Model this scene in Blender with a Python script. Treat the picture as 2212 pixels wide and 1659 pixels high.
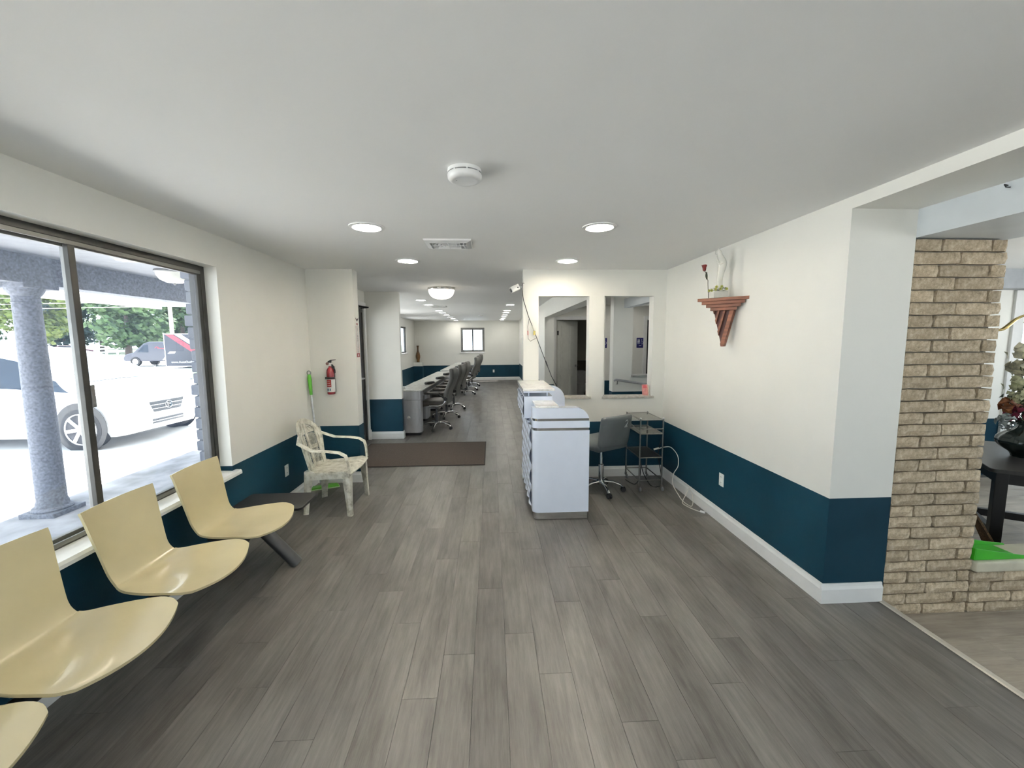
import bpy, math, random
from mathutils import Vector, Matrix, Euler
PI = math.pi
for o in list(bpy.data.objects): bpy.data.objects.remove(o)
scn = bpy.context.scene
COL = scn.collection

# ------------------------------------------------------------------ camera
F_PX, YAW, PITCH, ROLL, CAM_H = 887.06, .0504, .107, -.0064, 1.6466
fwd = Vector((math.sin(YAW)*math.cos(PITCH), math.cos(YAW)*math.cos(PITCH), -math.sin(PITCH)))
rgt = Vector((math.cos(YAW), -math.sin(YAW), 0)); up = rgt.cross(fwd)
r2 = rgt*math.cos(ROLL)+up*math.sin(ROLL); u2 = -rgt*math.sin(ROLL)+up*math.cos(ROLL)
camd = bpy.data.cameras.new('camera'); cam = bpy.data.objects.new('camera', camd); COL.objects.link(cam)
cam.matrix_world = Matrix(((r2.x, u2.x, -fwd.x, 0), (r2.y, u2.y, -fwd.y, 0), (r2.z, u2.z, -fwd.z, CAM_H), (0, 0, 0, 1)))
camd.sensor_fit = 'HORIZONTAL'; camd.sensor_width = 36; camd.lens = 36*F_PX/2212
camd.clip_start = .02; camd.clip_end = 400
scn.camera = cam

# ------------------------------------------------------------------ world, sun, exposure
world = bpy.data.worlds.new('sky'); scn.world = world; world.use_nodes = True
bg = world.node_tree.nodes['Background']
bg.inputs[0].default_value = (.75, .885, 1.0, 1); bg.inputs[1].default_value = 3.2
sd = bpy.data.lights.new('sun', 'SUN'); sd.energy = 26; sd.angle = .01; sd.color = (1, .98, .945)
sun = bpy.data.objects.new('sun', sd); COL.objects.link(sun)
sun.rotation_euler = Vector((.34, -.30, -.89)).to_track_quat('-Z', 'Y').to_euler()
def portal(name, loc, rot, sx, sy):          # sampling guides in the window openings; they emit nothing
    l = bpy.data.lights.new(name, 'AREA'); l.shape = 'RECTANGLE'; l.size = sx; l.size_y = sy; l.cycles.is_portal = True
    o = bpy.data.objects.new(name, l); COL.objects.link(o); o.location = loc; o.rotation_euler = rot
portal('portal_window', (-2.26, 2.28, 1.42), (0, -PI/2, 0), 1.6, 1.96)
portal('portal_window', (-2.26, -1.65, 1.42), (0, -PI/2, 0), 1.6, 3.3)
portal('portal_door', (-2.14, 6.25, 1.1), (0, -PI/2, 0), 2.2, 1.1)
portal('portal_back', (-1.0, -3.72, 1.42), (PI/2, 0, 0), 1.4, 1.6)
portal('portal_side_back', (5.15, -3.72, 1.3), (PI/2, 0, 0), 1.9, 1.8)
portal('portal_side', (7.72, 1.3, 1.4), (0, PI/2, 0), 1.6, 4.6)
portal('portal_far', (-.75, 17.16, 1.65), (-PI/2, 0, 0), .96, 1.0)
portal('portal_blinds', (7.72, 6.2, 1.25), (0, PI/2, 0), 1.9, 2.0)
portal('portal_far_a', (-3.27, 8.7, 1.55), (0, -PI/2, 0), 1.2, 1.8)
portal('portal_far_b', (-3.27, 11.5, 1.55), (0, -PI/2, 0), 1.2, 1.8)
portal('portal_far_side', (-3.21, 14.85, 1.67), (0, -PI/2, 0), .94, 1.0)
vs = scn.view_settings
vs.view_transform = 'Standard'; vs.look = 'None'; vs.gamma = 1; vs.use_curve_mapping = False; vs.exposure = 0.66
CAN_E, DOME_E = 44, 26

# ------------------------------------------------------------------ materials
MATS = {}
def nd(nt, t, **kw):
    n = nt.nodes.new(t)
    for k, v in kw.items(): setattr(n, k, v)
    return n
def mix_rgb(nt, fac, a, b, blend='MIX'):
    n = nd(nt, 'ShaderNodeMix', data_type='RGBA', blend_type=blend)
    for i, v in ((0, fac), (6, a), (7, b)):
        if hasattr(v, 'is_linked') or hasattr(v, 'links'): nt.links.new(v, n.inputs[i])
        else: n.inputs[i].default_value = v if i == 0 else (*v[:3], 1)
    return n.outputs[2]
def ramp(nt, fac, stops):
    n = nd(nt, 'ShaderNodeValToRGB'); nt.links.new(fac, n.inputs[0]); e = n.color_ramp.elements
    e[0].position, e[0].color = stops[0][0], (*stops[0][1], 1)
    e[1].position, e[1].color = stops[-1][0], (*stops[-1][1], 1)
    for p, c in stops[1:-1]:
        q = e.new(p); q.color = (*c, 1)
    return n.outputs[0]
def noise(nt, scale, detail=3, rough=.5, coord='Object', stretch=(1, 1, 1), off=None):
    tc = nd(nt, 'ShaderNodeTexCoord'); mp = nd(nt, 'ShaderNodeMapping'); mp.inputs['Scale'].default_value = stretch
    nt.links.new(tc.outputs[coord], mp.inputs[0])
    if off is not None: nt.links.new(off, mp.inputs['Location'])
    n = nd(nt, 'ShaderNodeTexNoise'); n.inputs['Scale'].default_value = scale; n.inputs['Detail'].default_value = detail
    n.inputs['Roughness'].default_value = rough
    nt.links.new(mp.outputs[0], n.inputs[0]); return n.outputs['Fac']
def base(name):
    m = bpy.data.materials.new(name); m.use_nodes = True; nt = m.node_tree
    return m, nt, nt.nodes['Principled BSDF']
def M(name, col=(.8, .8, .8), rough=.5, metal=0, var=.06, scale=8, bump=0, bscale=60, coat=0, emit=None, es=0, spec=None, stretch=(1, 1, 1), sub=0):
    if name in MATS: return MATS[name]
    m, nt, b = base(name)
    f = noise(nt, scale, stretch=stretch)
    dark = tuple(c*(1-var*2) for c in col); light = tuple(min(1, c*(1+var)) for c in col)
    c = ramp(nt, f, ((.3, dark), (.7, light)))
    nt.links.new(c, b.inputs['Base Color'])
    b.inputs['Roughness'].default_value = rough; b.inputs['Metallic'].default_value = metal
    b.inputs['Coat Weight'].default_value = coat
    if spec is not None: b.inputs['Specular IOR Level'].default_value = spec
    if bump:
        bn = nd(nt, 'ShaderNodeBump'); bn.inputs['Strength'].default_value = bump; bn.inputs['Distance'].default_value = .004
        nt.links.new(noise(nt, bscale, 4, stretch=stretch), bn.inputs['Height']); nt.links.new(bn.outputs[0], b.inputs['Normal'])
    if emit: b.inputs['Emission Color'].default_value = (*emit, 1); b.inputs['Emission Strength'].default_value = es
    MATS[name] = m; return m
def wall_mat(name, dado, white=(.83, .82, .76), teal=(.0065, .042, .071)):
    m, nt, b = base(name)
    g = nd(nt, 'ShaderNodeNewGeometry'); s = nd(nt, 'ShaderNodeSeparateXYZ'); nt.links.new(g.outputs['Position'], s.inputs[0])
    lt = nd(nt, 'ShaderNodeMath', operation='LESS_THAN'); nt.links.new(s.outputs['Z'], lt.inputs[0]); lt.inputs[1].default_value = dado
    f = noise(nt, 3, 4)
    w = ramp(nt, f, ((.3, tuple(c*.97 for c in white)), (.7, white)))
    t = ramp(nt, f, ((.3, tuple(c*.85 for c in teal)), (.7, tuple(c*1.1 for c in teal))))
    nt.links.new(mix_rgb(nt, lt.outputs[0], w, t), b.inputs['Base Color'])
    rm = nd(nt, 'ShaderNodeMapRange'); nt.links.new(lt.outputs[0], rm.inputs[0]); rm.inputs[3].default_value = .5; rm.inputs[4].default_value = .5
    nt.links.new(rm.outputs[0], b.inputs['Roughness'])
    rs_ = nd(nt, 'ShaderNodeMapRange'); nt.links.new(lt.outputs[0], rs_.inputs[0]); rs_.inputs[3].default_value = .5; rs_.inputs[4].default_value = .22
    nt.links.new(rs_.outputs[0], b.inputs['Specular IOR Level'])
    bn = nd(nt, 'ShaderNodeBump'); bn.inputs['Strength'].default_value = .12; bn.inputs['Distance'].default_value = .003
    nt.links.new(noise(nt, 90, 3), bn.inputs['Height']); nt.links.new(bn.outputs[0], b.inputs['Normal'])
    MATS[name] = m; return m
def plank_mat(name, dark, mid, light, rough=.34):
    m, nt, b = base(name)
    oi = nd(nt, 'ShaderNodeObjectInfo'); sc = nd(nt, 'ShaderNodeVectorMath', operation='SCALE')
    cv = nd(nt, 'ShaderNodeCombineXYZ'); nt.links.new(oi.outputs['Random'], cv.inputs[0]); nt.links.new(oi.outputs['Random'], cv.inputs[1])
    nt.links.new(cv.outputs[0], sc.inputs[0]); sc.inputs['Scale'].default_value = 57
    grain = noise(nt, 6, 6, .66, stretch=(7, .5, 1), off=sc.outputs[0])
    fine = noise(nt, 60, 4, .7, stretch=(6, .25, 1), off=sc.outputs[0])
    broad = noise(nt, 2.2, 3, .5, stretch=(2.2, .8, 1), off=sc.outputs[0])
    c = ramp(nt, grain, ((.35, dark), (.5, mid), (.64, light)))
    c = mix_rgb(nt, .38, c, ramp(nt, fine, ((.3, dark), (.7, light))))
    c = mix_rgb(nt, .45, c, ramp(nt, broad, ((.34, tuple(x*.6 for x in mid)), (.62, light))))
    tone = ramp(nt, oi.outputs['Random'], ((0, (.88, .87, .86)), (.5, (1, .99, .97)), (1, (1.08, 1.08, 1.06))))
    c = mix_rgb(nt, 1, c, tone, 'MULTIPLY')
    nt.links.new(c, b.inputs['Base Color'])
    rr = nd(nt, 'ShaderNodeMapRange'); nt.links.new(grain, rr.inputs[0]); rr.inputs[3].default_value = rough-.06; rr.inputs[4].default_value = rough+.1
    nt.links.new(rr.outputs[0], b.inputs['Roughness']); b.inputs['Specular IOR Level'].default_value = .5
    bn = nd(nt, 'ShaderNodeBump'); bn.inputs['Strength'].default_value = .15; bn.inputs['Distance'].default_value = .002
    nt.links.new(fine, bn.inputs['Height']); nt.links.new(bn.outputs[0], b.inputs['Normal'])
    MATS[name] = m; return m
def glass_mat(name, film, fcol, tint=(1, 1, 1)):
    m = bpy.data.materials.new(name); m.use_nodes = True; nt = m.node_tree; nt.nodes.remove(nt.nodes['Principled BSDF'])
    out = nt.nodes['Material Output']
    tr = nd(nt, 'ShaderNodeBsdfTransparent'); tr.inputs[0].default_value = (*tint, 1)
    gl = nd(nt, 'ShaderNodeBsdfGlossy'); gl.inputs['Roughness'].default_value = .02
    lw = nd(nt, 'ShaderNodeLayerWeight'); lw.inputs[0].default_value = .5
    pw = nd(nt, 'ShaderNodeMath', operation='POWER'); nt.links.new(lw.outputs['Facing'], pw.inputs[0]); pw.inputs[1].default_value = 5
    fr = nd(nt, 'ShaderNodeMath', operation='MULTIPLY_ADD'); nt.links.new(pw.outputs[0], fr.inputs[0]); fr.inputs[1].default_value = .9; fr.inputs[2].default_value = .025
    m1 = nd(nt, 'ShaderNodeMixShader'); nt.links.new(fr.outputs[0], m1.inputs[0]); nt.links.new(tr.outputs[0], m1.inputs[1]); nt.links.new(gl.outputs[0], m1.inputs[2])
    tl = nd(nt, 'ShaderNodeBsdfTranslucent'); tl.inputs[0].default_value = (*fcol, 1)
    mr = nd(nt, 'ShaderNodeMapRange'); nt.links.new(noise(nt, 3, 4), mr.inputs[0]); mr.inputs[3].default_value = film*.5; mr.inputs[4].default_value = film*1.5
    m2 = nd(nt, 'ShaderNodeMixShader'); nt.links.new(mr.outputs[0], m2.inputs[0]); nt.links.new(m1.outputs[0], m2.inputs[1]); nt.links.new(tl.outputs[0], m2.inputs[2])
    nt.links.new(m2.outputs[0], out.inputs[0]); MATS[name] = m; return m
def emit_mat(name, col, s):
    m, nt, b = base(name); b.inputs['Base Color'].default_value = (*col, 1)
    b.inputs['Emission Color'].default_value = (*col, 1)
    f = noise(nt, 30, 2); mr = nd(nt, 'ShaderNodeMapRange'); nt.links.new(f, mr.inputs[0]); mr.inputs[3].default_value = s*.9; mr.inputs[4].default_value = s*1.1
    nt.links.new(mr.outputs[0], b.inputs['Emission Strength']); MATS[name] = m; return m

wall_m = wall_mat('wall_paint', .673)
wall_far_m = wall_mat('wall_paint_far', .62)
ceil_m = M('ceiling_paint', (.87, .87, .85), .7, var=.012, scale=.9, bump=.25, bscale=25)
trim_m = M('trim_white', (.82, .82, .80), .35, var=.02)
plank_m = plank_mat('grey_oak_plank', (.045, .041, .037), (.135, .127, .115), (.215, .206, .192))
tile_m = plank_mat('tan_wood_tile', (.20, .17, .13), (.36, .31, .25), (.50, .45, .38), .5)
slab_m = M('joint_dark', (.16, .15, .135), .8)
alu_m = M('dark_aluminium', (.055, .054, .050), .4, .5, var=.1)
alu_l = M('light_aluminium', (.20, .20, .19), .4, .5, var=.08)
pane_m = glass_mat('dusty_glass', .018, (.55, .70, 1.0))
clear_m = glass_mat('clear_glass', .02, (.9, .95, 1))
chrome = M('chrome', (.78, .78, .78), .12, 1, var=.03)
steel = M('brushed_steel', (.55, .55, .54), .3, 1, var=.08, stretch=(1, 1, 12))
black = M('black_plastic', (.012, .012, .013), .4, var=.1)
white_p = M('white_plastic', (.80, .80, .78), .35, var=.03)

# ------------------------------------------------------------------ mesh builder
class MB:
    def __init__(s): s.v = []; s.f = []
    def add(s, v, f):
        n = len(s.v); s.v += [tuple(p) for p in v]; s.f += [tuple(i+n for i in q) for q in f]; return s
    def box(s, x0, x1, y0, y1, z0, z1, mat=None):
        v = [(x, y, z) for z in (z0, z1) for y in (y0, y1) for x in (x0, x1)]
        if mat: v = [mat @ Vector(p) for p in v]
        return s.add(v, [(0, 2, 3, 1), (4, 5, 7, 6), (0, 1, 5, 4), (2, 6, 7, 3), (0, 4, 6, 2), (1, 3, 7, 5)])
    def prism(s, poly, axis, a, b, mat=None):
        n = len(poly); v = []
        for t in (a, b):
            for (p, q) in poly:
                v.append({'x': (t, p, q), 'y': (p, t, q), 'z': (p, q, t)}[axis])
        if mat: v = [mat @ Vector(p) for p in v]
        f = [tuple(range(n-1, -1, -1)), tuple(range(n, 2*n))]+[(i, (i+1) % n, n+(i+1) % n, n+i) for i in range(n)]
        if axis == 'y': f = [tuple(reversed(q)) for q in f]
        return s.add(v, f)
    def lathe(s, prof, c=(0, 0, 0), axis='z', seg=24, mat=None, caps=True):
        v = []; c = Vector(c)
        for (r, h) in prof:
            for k in range(seg):
                a = 2*PI*k/seg; x, y = r*math.cos(a), r*math.sin(a)
                v.append(c+Vector({'z': (x, y, h), 'x': (h, x, y), 'y': (y, h, x)}[axis]))
        if mat: v = [mat @ p for p in v]
        n = len(prof)
        f = [(j*seg+k, j*seg+(k+1) % seg, (j+1)*seg+(k+1) % seg, (j+1)*seg+k) for j in range(n-1) for k in range(seg)]
        if caps and prof[0][0] > 1e-5: f.append(tuple(reversed(range(seg))))
        if caps and prof[-1][0] > 1e-5: f.append(tuple((n-1)*seg+k for k in range(seg)))
        return s.add(v, f)
    def tube(s, pts, r, seg=10, closed=False, flat=1.0):
        pts = [Vector(p) for p in pts]; n = len(pts); rs = r if isinstance(r, (list, tuple)) else [r]*n
        v = []; prev = None
        for i, p in enumerate(pts):
            if closed: t = pts[(i+1) % n]-pts[i-1]
            else: t = pts[min(i+1, n-1)]-pts[max(i-1, 0)]
            t.normalize()
            if prev is None:
                a = Vector((0, 0, 1)) if abs(t.z) < .9 else Vector((1, 0, 0)); u = t.cross(a).normalized()
            else: u = (prev-t*prev.dot(t)).normalized()
            prev = u; w = t.cross(u)
            for k in range(seg):
                a = 2*PI*k/seg; v.append(p+u*rs[i]*math.cos(a)+w*rs[i]*flat*math.sin(a))
        m = n if closed else n-1
        f = [(i*seg+k, i*seg+(k+1) % seg, ((i+1) % n)*seg+(k+1) % seg, ((i+1) % n)*seg+k) for i in range(m) for k in range(seg)]
        if not closed: f += [tuple(reversed(range(seg))), tuple((n-1)*seg+k for k in range(seg))]
        return s.add(v, f)
    def rbox(s, sx, sy, sz, r, c=(0, 0, 0), mat=None, fn=None, n=3):
        h = (sx/2, sy/2, sz/2); r = min(r, *[k*.98 for k in h]); ax = []
        for k in h:
            e = [-k, -k+r*.3, -k+r]; mid = [(-k+r)+(2*k-2*r)*i/n for i in range(1, n)]
            ax.append(e+mid+[-q for q in reversed(e)])
        idx = {}; vv = []; ff = []
        def vert(p):
            key = tuple(round(q, 6) for q in p)
            if key not in idx:
                inn = Vector([max(-h[i]+r, min(h[i]-r, p[i])) for i in range(3)]); d = Vector(p)-inn
                q = inn+d.normalized()*r if d.length > 1e-9 else Vector(p)
                idx[key] = len(vv); vv.append(q)
            return idx[key]
        for a in range(3):
            b, c2 = (a+1) % 3, (a+2) % 3
            for sg in (-1, 1):
                for i in range(len(ax[b])-1):
                    for j in range(len(ax[c2])-1):
                        q = []
                        for (di, dj) in ((0, 0), (1, 0), (1, 1), (0, 1)):
                            p = [0, 0, 0]; p[a] = sg*h[a]; p[b] = ax[b][i+di]; p[c2] = ax[c2][j+dj]; q.append(vert(p))
                        ff.append(tuple(q if sg > 0 else reversed(q)))
        if fn: vv = [Vector(fn(p)) for p in vv]
        vv = [p+Vector(c) for p in vv]
        if mat: vv = [mat @ p for p in vv]
        return s.add(vv, ff)
    def sheet(s, fn, nu, nv, th=None):
        """surface fn(u,v)->Vector, optionally with thickness along the normal"""
        P = [[Vector(fn(i/nu, j/nv)) for j in range(nv+1)] for i in range(nu+1)]
        v = [P[i][j] for i in range(nu+1) for j in range(nv+1)]; W = nv+1
        f = [(i*W+j, (i+1)*W+j, (i+1)*W+j+1, i*W+j+1) for i in range(nu) for j in range(nv)]
        if th:
            N = len(v); b = []
            for i in range(nu+1):
                for j in range(nv+1):
                    du = P[min(i+1, nu)][j]-P[max(i-1, 0)][j]; dv = P[i][min(j+1, nv)]-P[i][max(j-1, 0)]
                    b.append(P[i][j]-du.cross(dv).normalized()*th)
            f2 = [tuple(N+k for k in reversed(q)) for q in f]
            rim = [i*W for i in range(nu+1)]+[nu*W+j for j in range(1, W)]+[i*W+nv for i in range(nu-1, -1, -1)]+[j for j in range(nv-1, 0, -1)]
            f3 = [(rim[(k+1) % len(rim)], rim[k], N+rim[k], N+rim[(k+1) % len(rim)]) for k in range(len(rim))]
            v = v+b; f = f+f2+f3
        return s.add(v, f)
    def mesh(s, name, mat, smooth=40):
        me = bpy.data.meshes.new(name); me.from_pydata(s.v, [], s.f); me.update()
        if mat: me.materials.append(mat)
        if smooth:
            me.polygons.foreach_set('use_smooth', [True]*len(me.polygons)); me.set_sharp_from_angle(angle=math.radians(smooth))
        return me
    def build(s, name, mat, parent=None, world=False, smooth=40, bevel=0, kind=None, label=None):
        if world and parent is not None:
            o = Vector((0, 0, 0)); q = parent
            while q is not None: o += q.location; q = q.parent
            s.v = [tuple(Vector(p)-o) for p in s.v]
        ob = bpy.data.objects.new(name, s.mesh(name, mat, smooth)); COL.objects.link(ob)
        if parent is not None: ob.parent = parent
        if bevel:
            md = ob.modifiers.new('edge', 'BEVEL'); md.width = bevel; md.segments = 2; md.limit_method = 'ANGLE'; md.angle_limit = math.radians(40)
        if kind: ob['kind'] = kind
        if label: ob['label'] = label
        return ob
def BX(*a, **k): return MB().box(*a, **k)
def thing(name, label, cat, loc=(0, 0, 0), rz=0, group=None):
    o = bpy.data.objects.new(name, None); COL.objects.link(o); o.empty_display_size = .1
    o.location = loc; o.rotation_euler = (0, 0, rz); tag(o, label, cat, group); return o
def tag(o, label, cat, group=None):
    o['label'] = label; o['category'] = cat
    if group: o['group'] = group
    return o
def struct(o, label=None):
    o['kind'] = 'structure'
    if label: o['label'] = label
    return o
def sempty(name, loc, label=None):
    o = bpy.data.objects.new(name, None); COL.objects.link(o); o.location = loc; o.empty_display_size = .1
    return struct(o, label)
def dup(root, loc, rz=None, label=None):
    r = root.copy(); COL.objects.link(r); r.location = loc
    if rz is not None: r.rotation_euler = (0, 0, rz)
    if label: r['label'] = label
    for ch in list(root.children):
        c = ch.copy(); COL.objects.link(c); c.parent = r
        for g in list(ch.children):
            d = g.copy(); COL.objects.link(d); d.parent = c
    return r
def text(name, body, size, mat, parent, loc, rot, ext=.0006, align='CENTER'):
    cu = bpy.data.curves.new(name, 'FONT'); cu.body = body; cu.size = size; cu.extrude = ext; cu.align_x = align; cu.align_y = 'CENTER'
    t = bpy.data.objects.new(name, cu); COL.objects.link(t)
    dg = bpy.context.evaluated_depsgraph_get(); me = bpy.data.meshes.new_from_object(t.evaluated_get(dg))
    bpy.data.objects.remove(t); me.materials.clear(); me.materials.append(mat)
    o = bpy.data.objects.new(name, me); COL.objects.link(o); o.parent = parent; o.location = loc; o.rotation_euler = rot
    return o
def frame(mb, axis, t0, t1, a0, a1, z0, z1, w, wt=None):
    """rectangular frame; axis = thickness axis"""
    wt = wt or w
    def b(p0, p1, q0, q1):
        if axis == 'x': mb.box(t0, t1, p0, p1, q0, q1)
        else: mb.box(p0, p1, t0, t1, q0, q1)
    b(a0, a0+w, z0, z1); b(a1-w, a1, z0, z1); b(a0+w, a1-w, z0, z0+wt); b(a0+w, a1-w, z1-wt, z1)
    return mb
def wall(name, axis, t0, t1, a0, a1, z0, z1, mat, holes=(), label=None):
    us = sorted({a0, a1, *[h for q in holes for h in q[:2]]}); zs = sorted({z0, z1, *[h for q in holes for h in q[2:]]}); mb = MB()
    for i in range(len(us)-1):
        for j in range(len(zs)-1):
            cu, cz = (us[i]+us[i+1])/2, (zs[j]+zs[j+1])/2
            if any(h[0] < cu < h[1] and h[2] < cz < h[3] for h in holes): continue
            if axis == 'x': mb.box(t0, t1, us[i], us[i+1], zs[j], zs[j+1])
            else: mb.box(us[i], us[i+1], t0, t1, zs[j], zs[j+1])
    return struct(mb.build(name, mat, smooth=0), label)

# ================================================================== STRUCTURE
XL, XR, YP, H = -2.046, 2.047, 4.76, 2.44
fm = MB(); fm.box(-3.3, 2.443, -3.6, 4.9, -.10, -.003); fm.box(-3.3, 7.7, 4.9, 17.3, -.10, -.003)
floor = struct(fm.build('floor', slab_m, smooth=0), 'grey oak look plank floor')
SZ = -.11
side_floor = struct(BX(2.443, 7.7, -3.6, 4.9, SZ-.1, SZ-.003).build('floor_side_room', slab_m, smooth=0), 'tan wood look tile floor one step down')
PW, PL = .1625, 1.22
def plank_mesh(w, l):
    g = .0003; e = .0007
    v = [(-w/2+g, -l/2+g, -.002), (w/2-g, -l/2+g, -.002), (w/2-g, l/2-g, -.002), (-w/2+g, l/2-g, -.002),
         (-w/2+g+e, -l/2+g+e, 0), (w/2-g-e, -l/2+g+e, 0), (w/2-g-e, l/2-g-e, 0), (-w/2+g+e, l/2-g-e, 0)]
    return v, [(4, 5, 6, 7), (0, 1, 5, 4), (1, 2, 6, 5), (2, 3, 7, 6), (3, 0, 4, 7)]
pv, pf = plank_mesh(PW, PL); pm = bpy.data.meshes.new('plank'); pm.from_pydata(pv, [], pf); pm.materials.append(plank_m)
rnd = random.Random(4); cells = []
x = -.105-PW*13+PW/2; ci = 0
while x < 3.0:
    offs = [0, .72, .31, .53, .0, .64, .36, .82, .14][ci % 9]+rnd.uniform(-.03, .03); y = .17-2.44+offs*PL
    while y < 17.3:
        ok = y+PL > .3
        if x > 2.443-.05 and y < 4.9: ok = False
        if x < -2.2 and y < 7.0: ok = False
        if ok: cells.append((x, y+PL/2))
        y += PL
    x += PW; ci += 1
x = -.105-PW*14+PW/2
while x > -3.15:
    y = 6.6+rnd.random()
    while y < 17: cells.append((x, y+PL/2)); y += PL
    x -= PW
cells.sort(key=lambda c: max(c[1], .9)+.0*c[0])
for (x, y) in cells[:290]:
    o = bpy.data.objects.new('plank', pm); COL.objects.link(o); o.location = (x, y, 0); o.parent = floor
far = MB()
for (x, y) in cells[290:]: far.add([(p[0]+x, p[1]+y, p[2]) for p in pv], pf)
far.build('far_planks', plank_m, floor, smooth=0, kind='stuff')
# tan wood-look tile of the room beyond the pillar, laid across
tv, tf = plank_mesh(.20, 1.2); tm = bpy.data.meshes.new('floor_tile'); tm.from_pydata(tv, [], tf); tm.materials.append(tile_m)
for i in range(22):
    for j in range(5):
        o = bpy.data.objects.new('floor_tile', tm); COL.objects.link(o); o.parent = side_floor; o.rotation_euler = (0, 0, PI/2)
        o.location = (2.45+.6+j*1.2-.4*(i % 3), .4+i*.2, SZ)
MB().prism([(2.410, 0), (2.447, -.003), (2.447, .003), (2.440, .006), (2.416, .006)], 'y', -1.6, 2.305).build('transition_strip', M('strip_metal', (.62, .58, .50), .4, .2), floor, smooth=0)

ceiling = struct(BX(-3.3, 7.7, -3.6, 17.3, H, H+.12).build('ceiling', ceil_m, smooth=0))
wall('wall_left', 'x', -2.246, XL, -3.6, 4.925, 0, H, wall_m, [(1.30, 3.256, .605, 2.204), (-3.3, 0, .605, 2.204)])
wall('wall_back', 'y', -3.7, -3.6, -2.246, 7.7, -.11, H, wall_m, [(-1.7, -.3, .605, 2.204), (4.2, 6.1, .4, 2.204)])
struct(BX(XL-.05, -1.535, YP, YP+.165, 0, H).build('wall_fin', wall_m, smooth=0))
wall('wall_entry', 'x', -2.20, -2.05, 4.925, 6.9, 0, H, wall_m, [(5.68, 6.80, 0, 2.20)])
struct(BX(-3.2, -1.50, 6.9, 7.0, 0, H).build('wall_stub', wall_m, smooth=0))
wall('wall_far_left', 'x', -3.25, -3.1, 7.0, 17.0, 0, H, wall_far_m, [(14.35, 15.36, 1.20, 2.14), (7.8, 9.6, .95, 2.14), (10.6, 12.4, .95, 2.14)])
wall('wall_far', 'y', 17.0, 17.15, -3.25, 1.4, 0, H, wall_far_m, [(-1.23, -.265, 1.155, 2.155)])
struct(BX(-3.1, -2.76, 16.62, 17.0, 0, .77).build('wall_ledge', wall_far_m, smooth=0))
wall('wall_partition', 'y', YP, YP+.135, .375, 2.047, 0, H, wall_m, [(.552, 1.141, .955, 2.143), (1.317, 1.897, .955, 2.145)])
struct(BX(2.047, 2.443, 2.31, 4.895, 0, H).build('wall_right', wall_m, smooth=0))
wall('wall_right_near', 'x', 2.047, 2.443, -3.6, -1.6, 0, 2.372, wall_m)
struct(BX(2.047, 2.443, -3.6, 2.31, 2.372, H).build('wall_header', wall_m, smooth=0))
beam_m = M('beam_paint', (.60, .64, .66), .45, var=.03, scale=5)
struct(BX(2.443, 3.045, -3.6, 4.62, 2.215, 2.378).build('trim_1', beam_m, smooth=0), 'pale grey painted ceiling beam over the wide opening')
wall('wall_hall', 'x', 1.168, 1.37, 4.895, 17.0, 0, H, wall_m, [(4.9, 8.93, 0, 2.125)])
wall('wall_hall_back', 'y', 9.6, 9.7, 1.37, 7.7, 0, H, wall_m, [(1.53, 2.34, 0, 2.10), (3.68, 4.5, 0, 2.10)])
wall('wall_hall_front', 'y', 7.5, 7.7, 2.25, 7.7, 0, H, wall_m, [(2.61, 3.6, .965, 2.26)])
wall('wall_toilet', 'y', 11.6, 11.7, 1.37, 5, 0, H, wall_mat('toilet_wall', 1.05, (.45, .42, .34), (.10, .085, .06)))
wall('wall_toilet_side', 'x', 3.4, 3.5, 9.7, 11.6, 0, H, wall_m)
wall('wall_side_room_back', 'y', 4.8, 4.9, 2.443, 7.7, -.11, H, wall_far_m, [(6.55, 7.5, -.0, 2.15)])
wall('wall_side_room', 'x', 7.6, 7.7, -3.6, 9.6, -.11, H, wall_m, [(-1, 3.6, .6, 2.2), (5.2, 7.2, .3, 2.2)])
struct(BX(2.443, 2.56, 4.9, 7.5, 2.215, 2.378).build('trim_6', beam_m, smooth=0), 'pale grey ceiling beam in the hall behind the partition')
struct(BX(2.443, 7.6, 4.62, 4.8, 2.215, H).build('trim_2', M('beam_grey', (.36, .38, .40), .5), smooth=0), 'dark grey boxed beam across the side room')

# baseboards
def bboard(name, axis, t0, d, a0, a1, h=.125):
    """d = signed thickness away from the wall face t0"""
    prof = [(0, 0), (d, 0), (d, h*.72), (d*.55, h*.86), (d*.4, h), (0, h)]
    mb = MB()
    if axis == 'x': mb.prism([(t0+p, q) for p, q in prof], 'y', a0, a1)
    else: mb.prism([(t0+p, q) for p, q in prof], 'x', a0, a1)
    return struct(mb.build(name, trim_m, smooth=0))
bboard('baseboard_left', 'x', XL, .016, -3.6, YP)
bboard('baseboard_fin', 'y', YP, -.016, XL+.016, -1.519)
bboard('baseboard_fin_end', 'x', -1.535, .016, YP, YP+.165)
bboard('baseboard_stub', 'y', 6.9, -.016, -2.05, -1.484)
bboard('baseboard_stub_end', 'x', -1.50, .016, 6.9, 7.0)
bboard('baseboard_far', 'y', 17.0, -.016, -2.76, 1.17)
bboard('baseboard_partition', 'y', YP, -.016, .359, XR)
bboard('baseboard_partition_end', 'x', .375, -.016, YP, YP+.135)
bboard('baseboard_right', 'x', XR, -.016, 2.31, YP-.016)
bboard('baseboard_jamb', 'y', 2.31, -.016, XR-.016, 2.43)
bboard('baseboard_hall', 'x', 1.168, -.016, 8.93, 17)

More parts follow.
